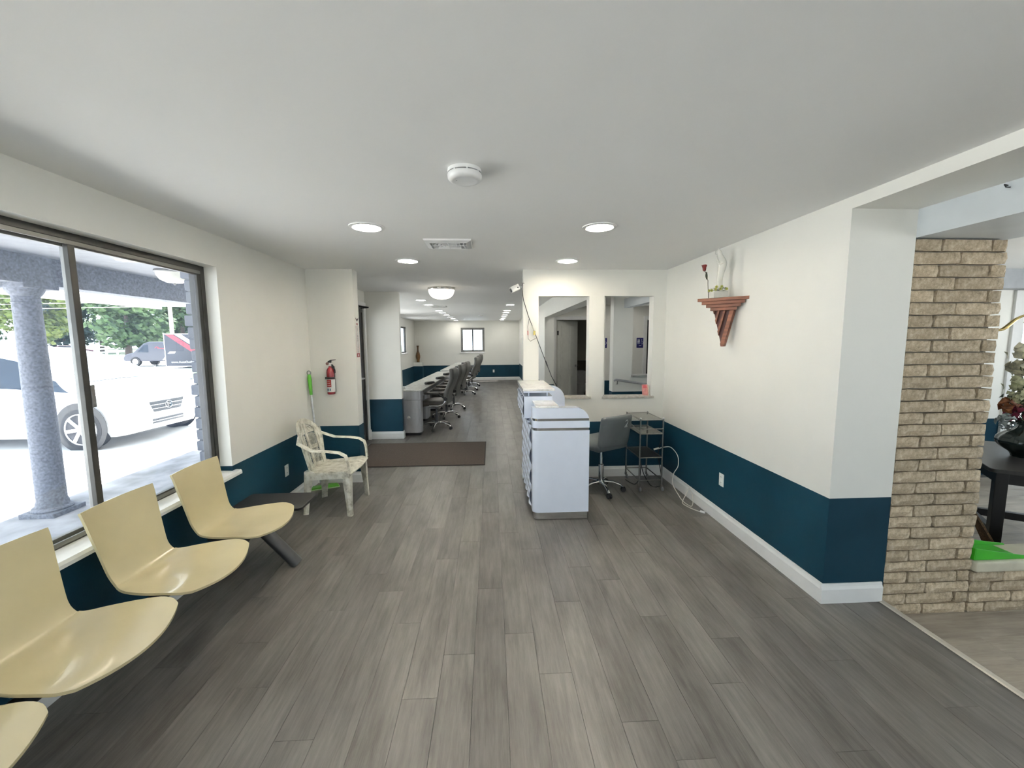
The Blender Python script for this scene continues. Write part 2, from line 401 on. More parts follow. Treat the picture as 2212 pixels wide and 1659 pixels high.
# ---- window_1 : two panel slider in the left wall
def slider(name, y0, y1, ym, label):
    w = sempty(name, (-2.17, (y0+y1)/2, .605), label)
    frame(MB(), 'x', -2.225, -2.136, y0, y1, .605, 2.204, .038).build('window_frame', alu_m, w, True, 0, .003)
    f = MB(); f.box(-2.150, -2.139, y0+.038, y1-.038, .643, .665); f.box(-2.150, -2.139, y0+.038, y1-.038, 2.145, 2.166)
    f.build('track', alu_l, w, True, 0)
    for (a, b, t, mt) in ((y0+.036, ym+.02, -2.20, alu_l), (ym-.032, y1-.036, -2.168, alu_m)):
        s = frame(MB(), 'x', t, t+.026, a, b, .641, 2.168, .036, .034).build('sash', mt, w, True, 0, .002)
        MB().box(t+.010, t+.015, a+.034, b-.034, .674, 2.136).build('pane', pane_m, s, True, 0)
    MB().box(-2.150, -2.136, ym+.0, ym+.022, 1.30, 1.42).build('latch', alu_l, w, True, 0, .003)
    MB().prism([(-2.136, .600), (-2.0, .600), (-2.0, .618), (-2.008, .634), (-2.136, .637)], 'y', y0-.04, y1+.045).build('sill', trim_m, w, True, 0)
    return w
slider('window_1', 1.30, 3.256, 2.292, 'wide aluminium sliding window with dusty panes in left wall')
slider('window_added_2', -3.3, 0, -1.65, 'added unseen aluminium sliding window in left wall behind the seats')  # unseen opening behind the camera, added to let more daylight in
# reveal of the window is lit wall; far windows
w3 = sempty('window_3', (-.75, 17.05, 1.155), 'small aluminium slider high in far wall')
frame(MB(), 'y', 17.03, 17.08, -1.23, -.265, 1.155, 2.155, .05).build('window_frame', alu_l, w3, True, 0)
for a, b in ((-1.18, -.73), (-.76, -.315)):
    s = frame(MB(), 'y', 17.045, 17.07, a, b, 1.205, 2.105, .04).build('sash', alu_l, w3, True, 0)
    MB().box(a+.04, b-.04, 17.055, 17.06, 1.245, 2.065).build('pane', pane_m, s, True, 0)
BX(-1.27, -.225, 16.97, 17.03, 1.115, 1.155).build('sill', trim_m, w3, True, 0, .004)
w4 = sempty('window_4', (-3.15, 14.85, 1.2), 'aluminium window in left wall of far room')
frame(MB(), 'x', -3.19, -3.13, 14.35, 15.36, 1.2, 2.14, .05).build('window_frame', alu_m, w4, True, 0)
BX(-3.17, -3.165, 14.40, 15.31, 1.25, 2.09).build('pane', pane_m, w4, True, 0)
BX(-3.13, -3.07, 14.31, 15.40, 1.16, 1.2).build('sill', trim_m, w4, True, 0, .004)
for (nm, y0, y1, lab) in (('window_9', 7.8, 9.6, 'aluminium window beside the first long table'), ('window_10', 10.6, 12.4, 'aluminium window between the two long tables')):
    w9 = sempty(nm, (-3.15, (y0+y1)/2, .95), lab)
    frame(MB(), 'x', -3.19, -3.13, y0, y1, .95, 2.14, .05).build('window_frame', alu_m, w9, True, 0)
    BX(-3.17, -3.165, y0+.05, y1-.05, 1.0, 2.09).build('pane', clear_m, w9, True, 0)
w5 = sempty('window_5', (7.0, 4.85, .1), 'tall window with hanging blinds in side room')
frame(MB(), 'y', 4.77, 4.80, 6.41, 7.59, -.06, 2.21, .14, .06).build('casing', trim_m, w5, True, 0, .004)
BX(6.55, 7.5, 4.84, 4.845, .1, 2.15).build('pane', pane_m, w5, True, 0)
blind_m = M('teal_blind', (.13, .24, .25), .6, var=.2)
for k in range(11):
    BX(-.035, .035, -.002, .002, .14, 2.12, mat=Matrix.Translation((6.60+k*.083, 4.825, 0)) @ Matrix.Rotation(.9, 4, 'Z')).build('blind_slat', blind_m, w5, True, 0)
w6 = sempty('window_6', (7.65, 1.3, .6), 'wide window in the outer wall of side room')
frame(MB(), 'x', 7.62, 7.68, -1, 3.6, .6, 2.2, .05).build('window_frame', alu_m, w6, True, 0)
BX(7.65, 7.655, -.95, 3.55, .65, 2.15).build('pane', pane_m, w6, True, 0)
w11 = sempty('window_added_11', (7.65, 6.2, .3), 'added window lighting the space behind the blinds')  # added opening so daylight reaches the back of the blinds
frame(MB(), 'x', 7.62, 7.68, 5.2, 7.2, .3, 2.2, .05).build('window_frame', alu_m, w11, True, 0)
BX(7.65, 7.655, 5.25, 7.15, .35, 2.15).build('pane', clear_m, w11, True, 0)

for (nm, x0, x1, z0, lab) in (('window_added_7', -1.7, -.3, .605, 'added unseen aluminium window in the back wall of the seating room'), ('window_added_8', 4.2, 6.1, .4, 'added unseen wide window in the back wall of side room')):  # both are unseen openings added to brighten the seating room and the brick
    w7 = sempty(nm, ((x0+x1)/2, -3.65, z0), lab)
    f7 = frame(MB(), 'y', -3.68, -3.62, x0, x1, z0, 2.204, .05); f7.box((x0+x1)/2-.03, (x0+x1)/2+.03, -3.68, -3.62, z0+.05, 2.154); f7.build('window_frame', alu_m, w7, True, 0)
    BX(x0+.05, x1-.05, -3.652, -3.648, z0+.05, 2.154).build('pane', clear_m, w7, True, 0)

# ---- door_1 : storefront door in the entry
d1 = sempty('door_1', (-2.08, 6.25, 0), 'dark aluminium glass entrance door with closer arm')
fr = MB(); fr.box(-2.13, -2.055, 5.68, 5.72, 0, 2.2); fr.box(-2.13, -2.055, 6.76, 6.80, 0, 2.2); fr.box(-2.13, -2.055, 5.72, 6.76, 2.15, 2.2)
fr.build('door_frame', alu_m, d1, True, 0, .003)
lf = frame(MB(), 'x', -2.105, -2.065, 5.725, 6.755, .012, 2.145, .095, .12).build('door_leaf', M('dark_bronze', (.028, .028, .032), .35, .4), d1, True, 0, .004)
BX(-2.088, -2.083, 5.815, 6.665, .125, 2.03).build('pane', clear_m, lf, True, 0)
MB().tube([(-2.065, 5.80, 1.05), (-2.01, 5.82, 1.05), (-2.01, 6.62, 1.05), (-2.065, 6.64, 1.05)], .012, 8).build('push_bar', alu_l, lf, True)
BX(-2.062, -2.01, 6.38, 6.66, 2.09, 2.145).build('door_closer', black, d1, True, 0, .006)
MB().tube([(-2.03, 6.62, 2.155), (-1.93, 6.66, 2.165), (-1.92, 6.68, 2.17), (-2.05, 6.62, 2.185)], .011, 6).build('closer_arm', black, d1, True)
cs = MB(); cs.box(-2.05, -2.028, 6.80, 6.884, 0, 2.26); cs.box(-2.05, -2.028, 5.62, 5.68, 0, 2.26); cs.box(-2.05, -2.028, 5.68, 6.80, 2.2, 2.26)
cs.build('casing', trim_m, d1, True, 0, .003)
BX(-2.06, -2.01, 6.82, 6.87, 0, .17).build('plinth', trim_m, d1, True, 0, .006)
BX(-2.15, -1.98, 5.70, 6.78, 0.001, .014).build('threshold', alu_l, d1, True, 0, .004)

# ---- door_2 : six panel door standing open in the hall
d2 = sempty('door_2', (1.55, 9.6, 0), 'white six panel door standing open in the back hall')
door_m = M('door_white', (.78, .78, .72), .4, var=.02)
cs = MB(); cs.box(1.45, 1.53, 9.57, 9.6, 0, 2.18); cs.box(2.34, 2.42, 9.57, 9.6, 0, 2.18); cs.box(1.53, 2.34, 9.57, 9.6, 2.10, 2.18)
cs.build('casing', trim_m, d2, True, 0, .004)
D2 = Matrix.Translation((1.555, 9.64, 0)) @ Matrix.Rotation(math.radians(42), 4, 'Z')
leaf = MB().box(0, .78, -.018, .018, .01, 2.09, mat=D2).build('door_leaf', door_m, d2, True, 0, .002)
for (a, b) in ((.12, .35), (.43, .66)):
    for (c, e) in ((.20, .80), (.92, 1.62), (1.72, 1.98)):
        pnl = MB(); pnl.box(a, b, -.026, -.018, c, e, mat=D2); pnl.box(a+.035, b-.035, -.032, -.026, c+.04, e-.04, mat=D2)
        pnl.build('panel', door_m, leaf, True, 0, .006)
MB().lathe([(.0, -.075), (.026, -.07), (.03, -.05), (.012, -.04), (.012, -.02), (.03, -.018)], (.71, 0, 1.0), 'y', 14, mat=D2).build('knob', chrome, leaf, True)
for z in (.3, 1.75): MB().box(-.02, .03, -.022, -.017, z, z+.1, mat=D2).build('hinge', black, leaf, True, 0)
d3 = sempty('door_3', (4.1, 9.6, 0), 'dark doorway beside the second restroom sign')
cs = MB(); cs.box(3.60, 3.68, 9.57, 9.6, 0, 2.18); cs.box(4.5, 4.58, 9.57, 9.6, 0, 2.18); cs.box(3.68, 4.5, 9.57, 9.6, 2.10, 2.18)
cs.build('casing', trim_m, d3, True, 0, .004)
BX(3.70, 4.48, 9.66, 9.695, .01, 2.09).build('door_leaf', M('dark_door', (.02, .02, .022), .5), d3, True, 0)

# ---- window-like openings sills in the partition
sill_m = M('stone_sill', (.45, .43, .39), .25, var=.12, scale=30)
for i, (a, b) in enumerate(((.552, 1.141), (1.317, 1.897))):
    BX(a-.012, b+.03, YP-.022, YP+.15, .950, .975).build('trim_%d' % (3+i), sill_m, smooth=0, bevel=.004, kind='structure', label='stone sill of a pass-through opening')
BX(2.60, 3.62, 7.42, 7.72, .945, .985).build('trim_5', steel, smooth=0, bevel=.004, kind='structure', label='metal topped ledge of the hall opening')

# ================================================================== BRICK PILLAR AND HEARTH
def brick_material():
    m, nt, b = base('rough_tan_brick'); oi = nd(nt, 'ShaderNodeObjectInfo')
    f = noise(nt, 26, 8, .72); c = ramp(nt, f, ((.32, (.30, .245, .17)), (.5, (.55, .455, .325)), (.68, (.74, .66, .53))))
    t = ramp(nt, oi.outputs['Random'], ((0, (.82, .80, .76)), (1, (1.08, 1.05, 1.0))))
    nt.links.new(mix_rgb(nt, 1, c, t, 'MULTIPLY'), b.inputs['Base Color']); b.inputs['Roughness'].default_value = .85
    bn = nd(nt, 'ShaderNodeBump'); bn.inputs['Strength'].default_value = .9; bn.inputs['Distance'].default_value = .010
    nt.links.new(noise(nt, 35, 5, .7), bn.inputs['Height']); nt.links.new(bn.outputs[0], b.inputs['Normal']); return m
brick_m = brick_material(); mortar_m = M('mortar', (.30, .265, .21), .95, bump=.6, bscale=90)
rb = random.Random(11)
def brick_mesh(l, h, d, seed):
    """rock-faced brick: front at y=0 bulging to -y, 48 triangles at most"""
    r = random.Random(seed); nx = 4; V = []; Fc = []
    for i in range(nx+1):
        for j in range(3):
            x = -l/2+l*i/nx; z = h*j/2; e = (i in (0, nx)) or j in (0, 2)
            y = (.001 if e else -.009)+r.uniform(-.004, .004)
            xe = x+(r.uniform(-.003, .003) if not (i in (0, nx)) else ((.004 if j != 1 else 0)+r.uniform(0, .002))*(1 if i == 0 else -1))
            V.append((xe, y, z+(r.uniform(-.0025, .0025) if j != 1 else 0)))
    for i in range(nx):
        for j in range(2): Fc.append((i*3+j, (i+1)*3+j, (i+1)*3+j+1, i*3+j+1))
    n = len(V); V += [(-l/2, d, 0), (l/2, d, 0), (l/2, d, h), (-l/2, d, h)]
    Fc += [tuple([n, n+1]+[i*3 for i in range(nx, -1, -1)]), tuple([n+2, n+3]+[i*3+2 for i in range(nx+1)]),
           (n+3, n, 0, 1, 2), (n+1, n+2, nx*3+2, nx*3+1, nx*3), (n+1, n, n+3, n+2)]
    me = bpy.data.meshes.new('brick'); me.from_pydata(V, [], Fc); me.materials.append(brick_m); return me
BM = {}
def brick(parent, x0, x1, yf, z, h, d=.09, side=False):
    l = round(x1-x0, 3); k = (l, round(h, 3), rb.randrange(4))
    if k not in BM: BM[k] = brick_mesh(l, h, d, hash(k[2])+int(l*1000))
    o = bpy.data.objects.new('brick', BM[k]); COL.objects.link(o); o.parent = parent
    p = parent.location
    if side: o.rotation_euler = (0, 0, PI/2); o.location = (yf-p.x, (x0+x1)/2-p.y, z-p.z)
    else: o.location = ((x0+x1)/2-p.x, yf-p.y, z-p.z)
YB = 2.312
pil = thing('brick_pillar', 'rough tan brick pillar beside the end of the right wall', 'pillar', (2.74, 2.5, SZ))
X0, X1 = 2.444, 3.018
BX(X0+.002, X1-.03, YB+.03, 2.66, SZ, 2.214).build('mortar_core', mortar_m, pil, True, 0)
CH, NC = .0726, 32; BH = CH-.0085; WB = X1-X0
for c in range(NC):
    z = SZ+c*CH+.002; j = .009
    cuts = [X0, X0+.28*WB+rb.uniform(-.008, .008), X0+.84*WB+rb.uniform(-.006, .006), X1] if c % 2 else [X0, X0+.49*WB+rb.uniform(-.01, .01), X1]
    for a, b in zip(cuts, cuts[1:]): brick(pil, a+(j/2 if a > X0 else 0), b-(j/2 if b < X1 else 0)+rb.uniform(-.002, .001), YB+rb.uniform(-.004, .004), z, BH)
    sc = [YB+.098, 2.67] if c % 2 else [YB+.098, 2.52, 2.67]
    for a, b in zip(sc, sc[1:]): brick(pil, a+.005, b-.004, X1, z, BH, .04, True)
hea = thing('brick_hearth', 'low tan brick hearth wall with pale stone cap next to pillar', 'hearth', (3.6, 2.4, SZ))
HX0 = 3.026
BX(HX0+.004, 4.3, YB+.03, 2.50, SZ, SZ+.276).build('mortar_core', mortar_m, hea, True, 0)
HC = .0695
for c in range(4):
    xs = [HX0]+[HX0+[.12, .29, .15, .22][c]+.32*k for k in range(4)]
    for a, b in zip(xs, xs[1:]): brick(hea, a+.004, b-.004, YB+rb.uniform(-.006, .004), SZ+c*HC+.002, HC-.009)
MB().rbox(1.22, .22, .070, .014, (3.645, 2.40, SZ+.276+.036), n=6).build('cap_stone', M('cap_stone', (.60, .57, .44), .7, bump=.5, bscale=30), hea, True)

# ================================================================== BEAM SEATING
cream = M('cream_shell', (.60, .52, .31), .27, var=.05, scale=3, coat=.4)
dk_metal = M('dark_grey_metal', (.045, .047, .05), .4, .6)
bench = thing('beam_bench', 'row of cream plywood shell seats on one dark beam under the window', 'bench', (-1.75, 1.9, 0))
prof = [(0, -.005), (.04, .000), (.10, .004), (.20, .002), (.30, .002), (.36, .006), (.395, .020), (.42, .048), (.437, .085), (.452, .14), (.472, .22), (.493, .30), (.511, .375), (.524, .415)]
hw = [.236, .262, .268, .256, .230, .205, .188, .182, .182, .186, .193, .201, .208, .211]
crv = [.020, .024, .026, .022, .016, .011, .008, .007, .006, .008, .012, .016, .02, .022]
def smooth_ip(arr, t):
    n = len(arr)-1; q = t*n; i = min(int(q), n-1); fr_ = q-i
    def g(k): return arr[max(0, min(n, k))]
    a, b, c, d = g(i-1), g(i), g(i+1), g(i+2)
    return b+.5*fr_*(c-a+fr_*(2*a-5*b+4*c-d+fr_*(3*(b-c)+d-a)))
def shell(u, v):
    s = v*2-1; px = smooth_ip([p[0] for p in prof], u); pz = smooth_ip([p[1] for p in prof], u); w = smooth_ip(hw, u); k = smooth_ip(crv, u)
    fx = .062*(1-s*s)*max(0, 1-u*4.5)                       # gently bowed front edge
    up_ = k*s*s; seat = u < .47
    x = -px+fx+(0 if seat else up_*.9); z = pz+(up_ if seat else 0)
    return (x, s*w, z)
for k in range(5):
    cy = 2.735-.56*k
    mb = MB().sheet(shell, 40, 16, .012)
    mb.v = [(p[0]-1.455, p[1]+cy, p[2]+.425) for p in mb.v]
    s = mb.build('seat_shell', cream, bench, True, smooth=60)
    br = MB()
    br.box(-1.83, -1.58, cy-.13, cy-.09, .375, .412); br.box(-1.83, -1.58, cy+.09, cy+.13, .375, .412)
    br.tube([(-1.56, cy-.13, .395), (-1.56, cy+.13, .395)], .013, 8)
    br.build('bracket', dk_metal, s, True, 0, .003)
MB().tube([(-1.72, .25, .345), (-1.72, 3.30, .345)], .032, 14).build('beam', dk_metal, bench, True)
for cy in (2.93, 1.05):
    for sx in (1, -1):
        MB().tube([(-1.72, cy+.01, .345), (-1.72+sx*.262, cy+.045, .004)], .050, 16, flat=.8).build('leg', M('leg_grey', (.085, .085, .085), .35, .4), bench, True)
def rrect(x0, x1, y0, y1, r, n=5):
    pts = []
    for (cx, cy, a0) in ((x1-r, y1-r, 0), (x0+r, y1-r, PI/2), (x0+r, y0+r, PI), (x1-r, y0+r, 1.5*PI)):
        for k in range(n+1): a = a0+PI/2*k/n; pts.append((cx+r*math.cos(a), cy+r*math.sin(a)))
    return pts
MB().prism(rrect(-1.97, -1.435, 3.03, 3.36, .03), 'z', .385, .405).build('table_top', M('black_laminate', (.014, .014, .015), .45), bench, True, 30, .003)

# ================================================================== WHITE PLASTIC ARMCHAIR
def dirty_plastic():
    m, nt, b = base('weathered_white_plastic')
    f = noise(nt, 14, 6, .7); c = ramp(nt, f, ((.36, (.40, .38, .31)), (.50, (.66, .64, .54)), (.62, (.78, .77, .69))))
    nt.links.new(c, b.inputs['Base Color']); b.inputs['Roughness'].default_value = .5; return m
wp = dirty_plastic()
ac = thing('plastic_armchair', 'weathered white moulded plastic garden armchair beside the side table', 'chair', (-1.565, 4.08, 0), 0)
def seat_fn(u, v):
    s = v*2-1; x = .235-.43*u; w = .275-.055*u
    fr_ = .03*(1-s*s)*(1-u)**4
    return (x+fr_, s*w, .432-.035*u-.014*math.sin(PI*u)*(1-s*s)-.03*max(0, 1-u*9)-.01*s**6)
MB().sheet(seat_fn, 16, 14, .014).build('seat', wp, ac, smooth=60)
def ap(pts): return [Vector(p) for p in pts]
ap_m = MB()
ap_m.sheet(lambda u, v: (.225+.0*u, (-.275+.55*v), .425-.05*u-.02*math.sin(PI*v)*0), 2, 10, .012)
for s in (-1, 1): ap_m.sheet(lambda u, v: (.225-.42*v, s*(.272-.052*v), .425-.034*v-.055*u), 2, 8, .010)
ap_m.build('apron', wp, ac, smooth=60)
for (x, y, fx, fy) in ((.205, -.245, .225, -.275), (.205, .245, .225, .265), (-.19, -.195, -.225, -.215), (-.19, .195, -.225, .235)):
    mb = MB(); n = 5
    for t in range(n+1):
        q = t/n; cx, cy, z = x+(fx-x)*q, y+(fy-y)*q, .415*(1-q); w = .062*(1-q)**1.2+.034*q; sgx = 1 if x > 0 else -1; sgy = 1 if y > 0 else -1
        mb.v += [(cx-sgx*w, cy+sgy*w*.10, z), (cx-sgx*w*.3, cy+sgy*w*.50, z), (cx+sgx*w*.35, cy+sgy*w*.42, z), (cx+sgx*w*.50, cy-sgy*w*.2, z), (cx+sgx*w*.40, cy-sgy*w*.8, z)]
    for t in range(n):
        for k in range(5): mb.f.append((t*5+k, t*5+(k+1) % 5, (t+1)*5+(k+1) % 5, (t+1)*5+k))
    mb.f += [tuple(range(5)), tuple(reversed(range(n*5, n*5+5)))]
    mb.build('leg', wp, ac, smooth=30)
# back: perforated grille with an arched solid surround
def bk(yy, zz):      # point on the reclined back for width yy, height zz above seat
    return Vector((-.195-.115*(zz/.49)-.06*(yy/.25)**2*-1, yy, .395+zz))
outer = []
for k in range(25):
    a = PI*k/24; outer.append((.235*math.cos(a), .27+.225*math.sin(a)))
path = [(.19, .0), (.205, .12)]+outer+[(-.205, .12), (-.19, .0)]
mb = MB(); W_ = .046
vin, vout = [], []
for i, (yy, zz) in enumerate(path):
    cx, cz = 0, .24; d = Vector((yy-cx, zz-cz)); d = d.normalized() if d.length > 0 else Vector((0, 1))
    if zz < .27: d = Vector((1 if yy > 0 else -1, 0))
    vin.append(bk(yy-d.x*W_, zz-d.y*W_*1.2)); vout.append(bk(yy, zz))
n = len(path)
V = vin+vout; Fc = [(i, i+1, n+i+1, n+i) for i in range(n-1)]
V2 = [p+Vector((-.013, 0, -.003)) for p in V]
Fb = [tuple(2*n+k for k in reversed(q)) for q in Fc]
edge = [(i+1, i, 2*n+i, 2*n+i+1) for i in range(n-1)]+[(n+i, n+i+1, 3*n+i+1, 3*n+i) for i in range(n-1)]
mb.add(V+V2, Fc+Fb+edge); mb.build('back_surround', wp, ac, smooth=60)
gm = MB()
def zmax(yy): return .27+.178*math.sqrt(max(0, 1-(yy/.195)**2))
for col in (-1, 1):
    for (za, zb) in ((.035, .185), (.215, .335)):
        for sgn in (-1, 1):
            for k in range(-14, 30):
                a = None; pts = []
                for t in range(0, 25):
                    zz = za+(zb-za)*t/24; yy = col*.083+(k-7)*.0185+sgn*(zz-za)*.8-sgn*.06
                    if abs(yy-col*.083) < .062 and zz < zmax(yy)-.01: pts.append(bk(yy, zz)+Vector((-.004, 0, 0)))
                if len(pts) > 2: gm.tube([pts[0], pts[len(pts)//2], pts[-1]], .0024, 4)
gm.build('back_grille', wp, ac, smooth=60)
sp = MB()
for col, w in ((0, .018), (-.155, .012), (.155, .012)):
    sp.sheet(lambda u, v: bk(col-w+2*w*v, .0+(zmax(col)-.005)*u), 8, 2, .012)
for zz in (.02, .20, .36): sp.sheet(lambda u, v: bk(-.165+.33*u, zz-.018+.036*v), 8, 1, .012)
sp.sheet(lambda u, v: bk((-.165+.33*u)*(1-.5*v), .355+.085*v*(1-(u*2-1)**2*.6)), 12, 3, .012)
sp.build('back_slats', wp, ac, smooth=60)
for s in (-1, 1):
    pts = [bk(s*.222, .37), Vector((-.235, s*.252, .70)), Vector((-.10, s*.285, .640)), Vector((.05, s*.292, .632)), Vector((.15, s*.290, .618)), Vector((.205, s*.285, .585)), Vector((.225, s*.278, .52)), Vector((.232, s*.268, .42))]
    mb = MB(); n = len(pts)
    for i, p in enumerate(pts):
        t = (pts[min(i+1, n-1)]-pts[max(i-1, 0)]).normalized(); side = Vector((0, s, 0)); nrm = t.cross(side).normalized(); w = .031 if i else .02
        for (a, b) in ((-1, -.3), (-.6, .35), (.6, .35), (1, -.3), (.7, -.3), (.5, 0), (-.5, 0), (-.7, -.3)): mb.v.append(tuple(p+side*w*a-nrm*.02*b*(-s)))
    for i in range(n-1):
        for k in range(8): mb.f.append((i*8+k, i*8+(k+1) % 8, (i+1)*8+(k+1) % 8, (i+1)*8+k))
    mb.f += [tuple(range(8)), tuple(range((n-1)*8, n*8))]
    mb.build('armrest', wp, ac, smooth=50)

# ================================================================== MOP, EXTINGUISHER, SIGN, OUTLETS, RUG
green = M('lime_green_plastic', (.10, .42, .03), .4)
mop = thing('flat_mop', 'green flat mop with steel pole leaning in the corner', 'mop', (-1.90, 4.59, 0))
A, B = Vector((-1.93, 4.58, .06)), Vector((-2.025, 4.66, 1.315))
def along(t): return A+(B-A)*t
MB().tube([along(0), along(.80)], .011, 10).build('pole', steel, mop, True)
MB().tube([along(.79), along(.86), along(.93), along(.97)], [.015, .019, .022, .015], 12).build('grip', green, mop, True)
ring = [along(.985)+Vector((.019*math.cos(a), 0, .022*math.sin(a))) for a in [2*PI*k/14 for k in range(14)]]
MB().tube(ring, .006, 6, True).build('hang_loop', M('grey_plastic', (.3, .33, .3), .5), mop, True)
HM = Matrix.Translation((-1.885, 4.585, 0)) @ Matrix.Rotation(.42, 4, 'Z')
hd = MB().prism([(-.14, -.045), (.14, -.045), (.125, .045), (-.125, .045)], 'z', .012, .028, mat=HM).build('head_plate', green, mop, True, 0, .004)
MB().prism([(-.15, -.05), (.15, -.05), (.14, .05), (-.14, .05)], 'z', 0.001, .012, mat=HM).build('mop_pad', M('mop_pad', (.42, .60, .30), .9), hd, True, 0)
MB().tube([(-1.89, 4.585, .028), (-1.90, 4.58, .06), along(.06)], .013, 8).build('swivel', green, mop, True)

red = M('extinguisher_red', (.20, .005, .009), .25, coat=.4)
ex = thing('fire_extinguisher', 'red fire extinguisher with white label hanging in a black strap bracket', 'extinguisher', (-1.805, 4.70, 1.05))
MB().lathe([(.036, 0), (.042, .006), (.042, .25), (.039, .275), (.026, .298), (.016, .305), (.016, .325)], seg=28).build('cylinder', red, ex)
MB().lathe([(.0425, .028), (.0431, .03), (.0431, .168), (.0425, .17)], seg=28).build('label_wrap', M('label_white', (.75, .75, .72), .5), ex)
def cyl_patch(a0, a1, z0, z1, r): return MB().sheet(lambda u, v: (r*math.cos(a0+(a1-a0)*u), r*math.sin(a0+(a1-a0)*u), z0+(z1-z0)*v), 10, 1)
cyl_patch(-2.5, -1.15, .085, .166, .0437).build('label_print', M('label_red', (.42, .02, .02), .5), ex)
for i, z in enumerate((.148, .125, .10)): cyl_patch(-2.3, -1.5+.1*i, z, z+.006, .0441).build('print_line', M('label_ink_white', (.8, .6, .55), .5), ex)
for a in (-2.35, -1.95, -1.55): cyl_patch(a, a+.24, .042, .068, .0441).build('pictogram', M('label_blue', (.05, .16, .25), .5), ex)
MB().lathe([(.045, .175), (.046, .178), (.046, .192), (.045, .195)], seg=28).build('strap', black, ex)
BX(-.03, .03, .035, .06, .02, .31).build('bracket', black, ex, smooth=0, bevel=.003)
BX(-.055, -.04, -.02, .06, .172, .196).build('strap_clip', black, ex, smooth=0, bevel=.002)
vl = MB(); vl.lathe([(.017, .32), (.02, .325), (.02, .35), (.012, .356)], seg=16); vl.build('valve', M('valve_white', (.7, .7, .68), .4), ex)
MB().prism([(-.035, .335), (-.02, .372), (.01, .388), (.062, .391), (.062, .386), (.015, .378), (.012, .35), (-.02, .33)], 'y', -.012, .012).build('lever', black, ex, smooth=0, bevel=.002)
MB().lathe([(.017, 0), (.017, .012)], (-.022, -.022, .345), 'y', 14).build('gauge', M('gauge_brown', (.16, .08, .07), .4), ex)
MB().tube([(.022, -.01, .335), (.042, -.012, .31), (.05, -.005, .27), (.048, 0, .24)], .009, 8).build('hose', black, ex)
MB().tube([(.02, -.016, .335), (.06, -.01, .29), (.082, 0, .252)], .0025, 5).build('pin_tag', M('tag_white', (.75, .74, .68), .6), ex)

sg = thing('extinguisher_sign', 'narrow white vertical sign strip lettered fire extinguisher on wall end', 'sign', (-1.533, 4.84, 1.46))
BX(0, .002, -.05, .05, 0, .46).build('sign_strip', M('sign_white', (.78, .77, .73), .5), sg, smooth=0)
ink = M('sign_ink', (.05, .03, .03), .6); sred = M('sign_red', (.30, .02, .025), .5)
BX(.002, .003, -.05, .05, 0, .045).build('red_panel', sred, sg, smooth=0)
MB().prism([(-.012, .036), (.012, .036), (.012, .022), (.026, .022), (0, .006), (-.026, .022), (-.012, .022)], 'x', .003, .004).build('arrow', M('sign_white2', (.8, .8, .78), .5), sg, smooth=0)
MB().prism([(-.045, .45), (0, .43), (.045, .45), (.045, .435), (0, .405), (-.045, .435)], 'x', .002, .003).build('arrow_mark', ink, sg, smooth=0)
R_S = Euler((PI/2, 0, PI/2))
text('word_fire', 'FIRE', .034, sred, sg, (.0025, 0, .375), R_S)
for i, ch in enumerate('EXTINGUISHER'): text('letter', ch, .032, ink, sg, (.0025, 0, .343-i*.0255), R_S)
for s in (-1, 1): BX(.002, .003, s*.043-.0015, s*.043+.0015, .05, .355).build('border_line', sred, sg, smooth=0)

out_m = M('outlet_white', (.80, .80, .77), .35, var=.02); slot = M('outlet_slot', (.03, .03, .03), .6)
def outlet(loc, rz, label):
    o = thing('wall_outlet', label, 'outlet', loc, rz)
    MB().rbox(.072, .006, .115, .003, (0, -.003, 0), n=1).build('cover_plate', out_m, o)
    for z in (-.026, .026):
        f = MB().prism([(x_*.9, z_+z) for x_, z_ in rrect(-.017, .017, -.014, .014, .008, 3)], 'y', -.008, -.006).build('socket', out_m, o, smooth=0)
        for x_ in (-.006, .006): BX(x_-.0012, x_+.0012, -.0085, -.008, z-.003, z+.007).build('slot', slot, f, smooth=0)
    return o
outlet((XL, 4.08, .37), PI/2, 'white double outlet on the dark wall above the baseboard behind the bench')
outlet((XR, 3.46, .39), -PI/2, 'white double outlet on the dark right wall under the corner shelf')
outlet((1.42, YP, .46), 0, 'white outlet plate on the partition behind the rolling cart')
outlet((.10, 17.0, .37), 0, 'white outlet plate on the far wall')
outlet((-3.1, 9.1, .33), PI/2, 'white outlet plate on the far room wall left of the long tables')

sw = thing('light_switch', 'white light switch plate on the end of the partition', 'switch', (.375, 4.83, 1.66))
MB().rbox(.006, .07, .115, .003, (-.003, 0, 0), n=1).build('cover_plate', out_m, sw); BX(-.014, -.006, -.006, .006, -.012, .012).build('toggle', out_m, sw, smooth=0)

def rug_mat():
    m, nt, b = base('brown_rug'); f = noise(nt, 260, 3, .8); c = ramp(nt, f, ((.35, (.035, .024, .018)), (.55, (.10, .075, .058)), (.72, (.19, .15, .12))))
    nt.links.new(c, b.inputs['Base Color']); b.inputs['Roughness'].default_value = .95
    bn = nd(nt, 'ShaderNodeBump'); bn.inputs['Strength'].default_value = 1; bn.inputs['Distance'].default_value = .006
    nt.links.new(f, bn.inputs['Height']); nt.links.new(bn.outputs[0], b.inputs['Normal']); return m
rug = thing('door_rug', 'dark brown rectangular entrance rug lying before the glass door', 'rug', (-1.03, 5.92, 0))
BX(-1.92, -.11, 5.325, 6.53, .001, .010).build('pile', rug_mat(), rug, True, 0, .003)
bd = MB(); bd.box(-1.935, -.095, 5.31, 5.327, .001, .0085); bd.box(-1.935, -.095, 6.528, 6.545, .001, .0085); bd.box(-.112, -.095, 5.327, 6.528, .001, .0085); bd.box(-1.935, -1.918, 5.327, 6.528, .001, .0085)
bd.build('border', M('rug_border', (.028, .02, .016), .8), rug, True, 0)

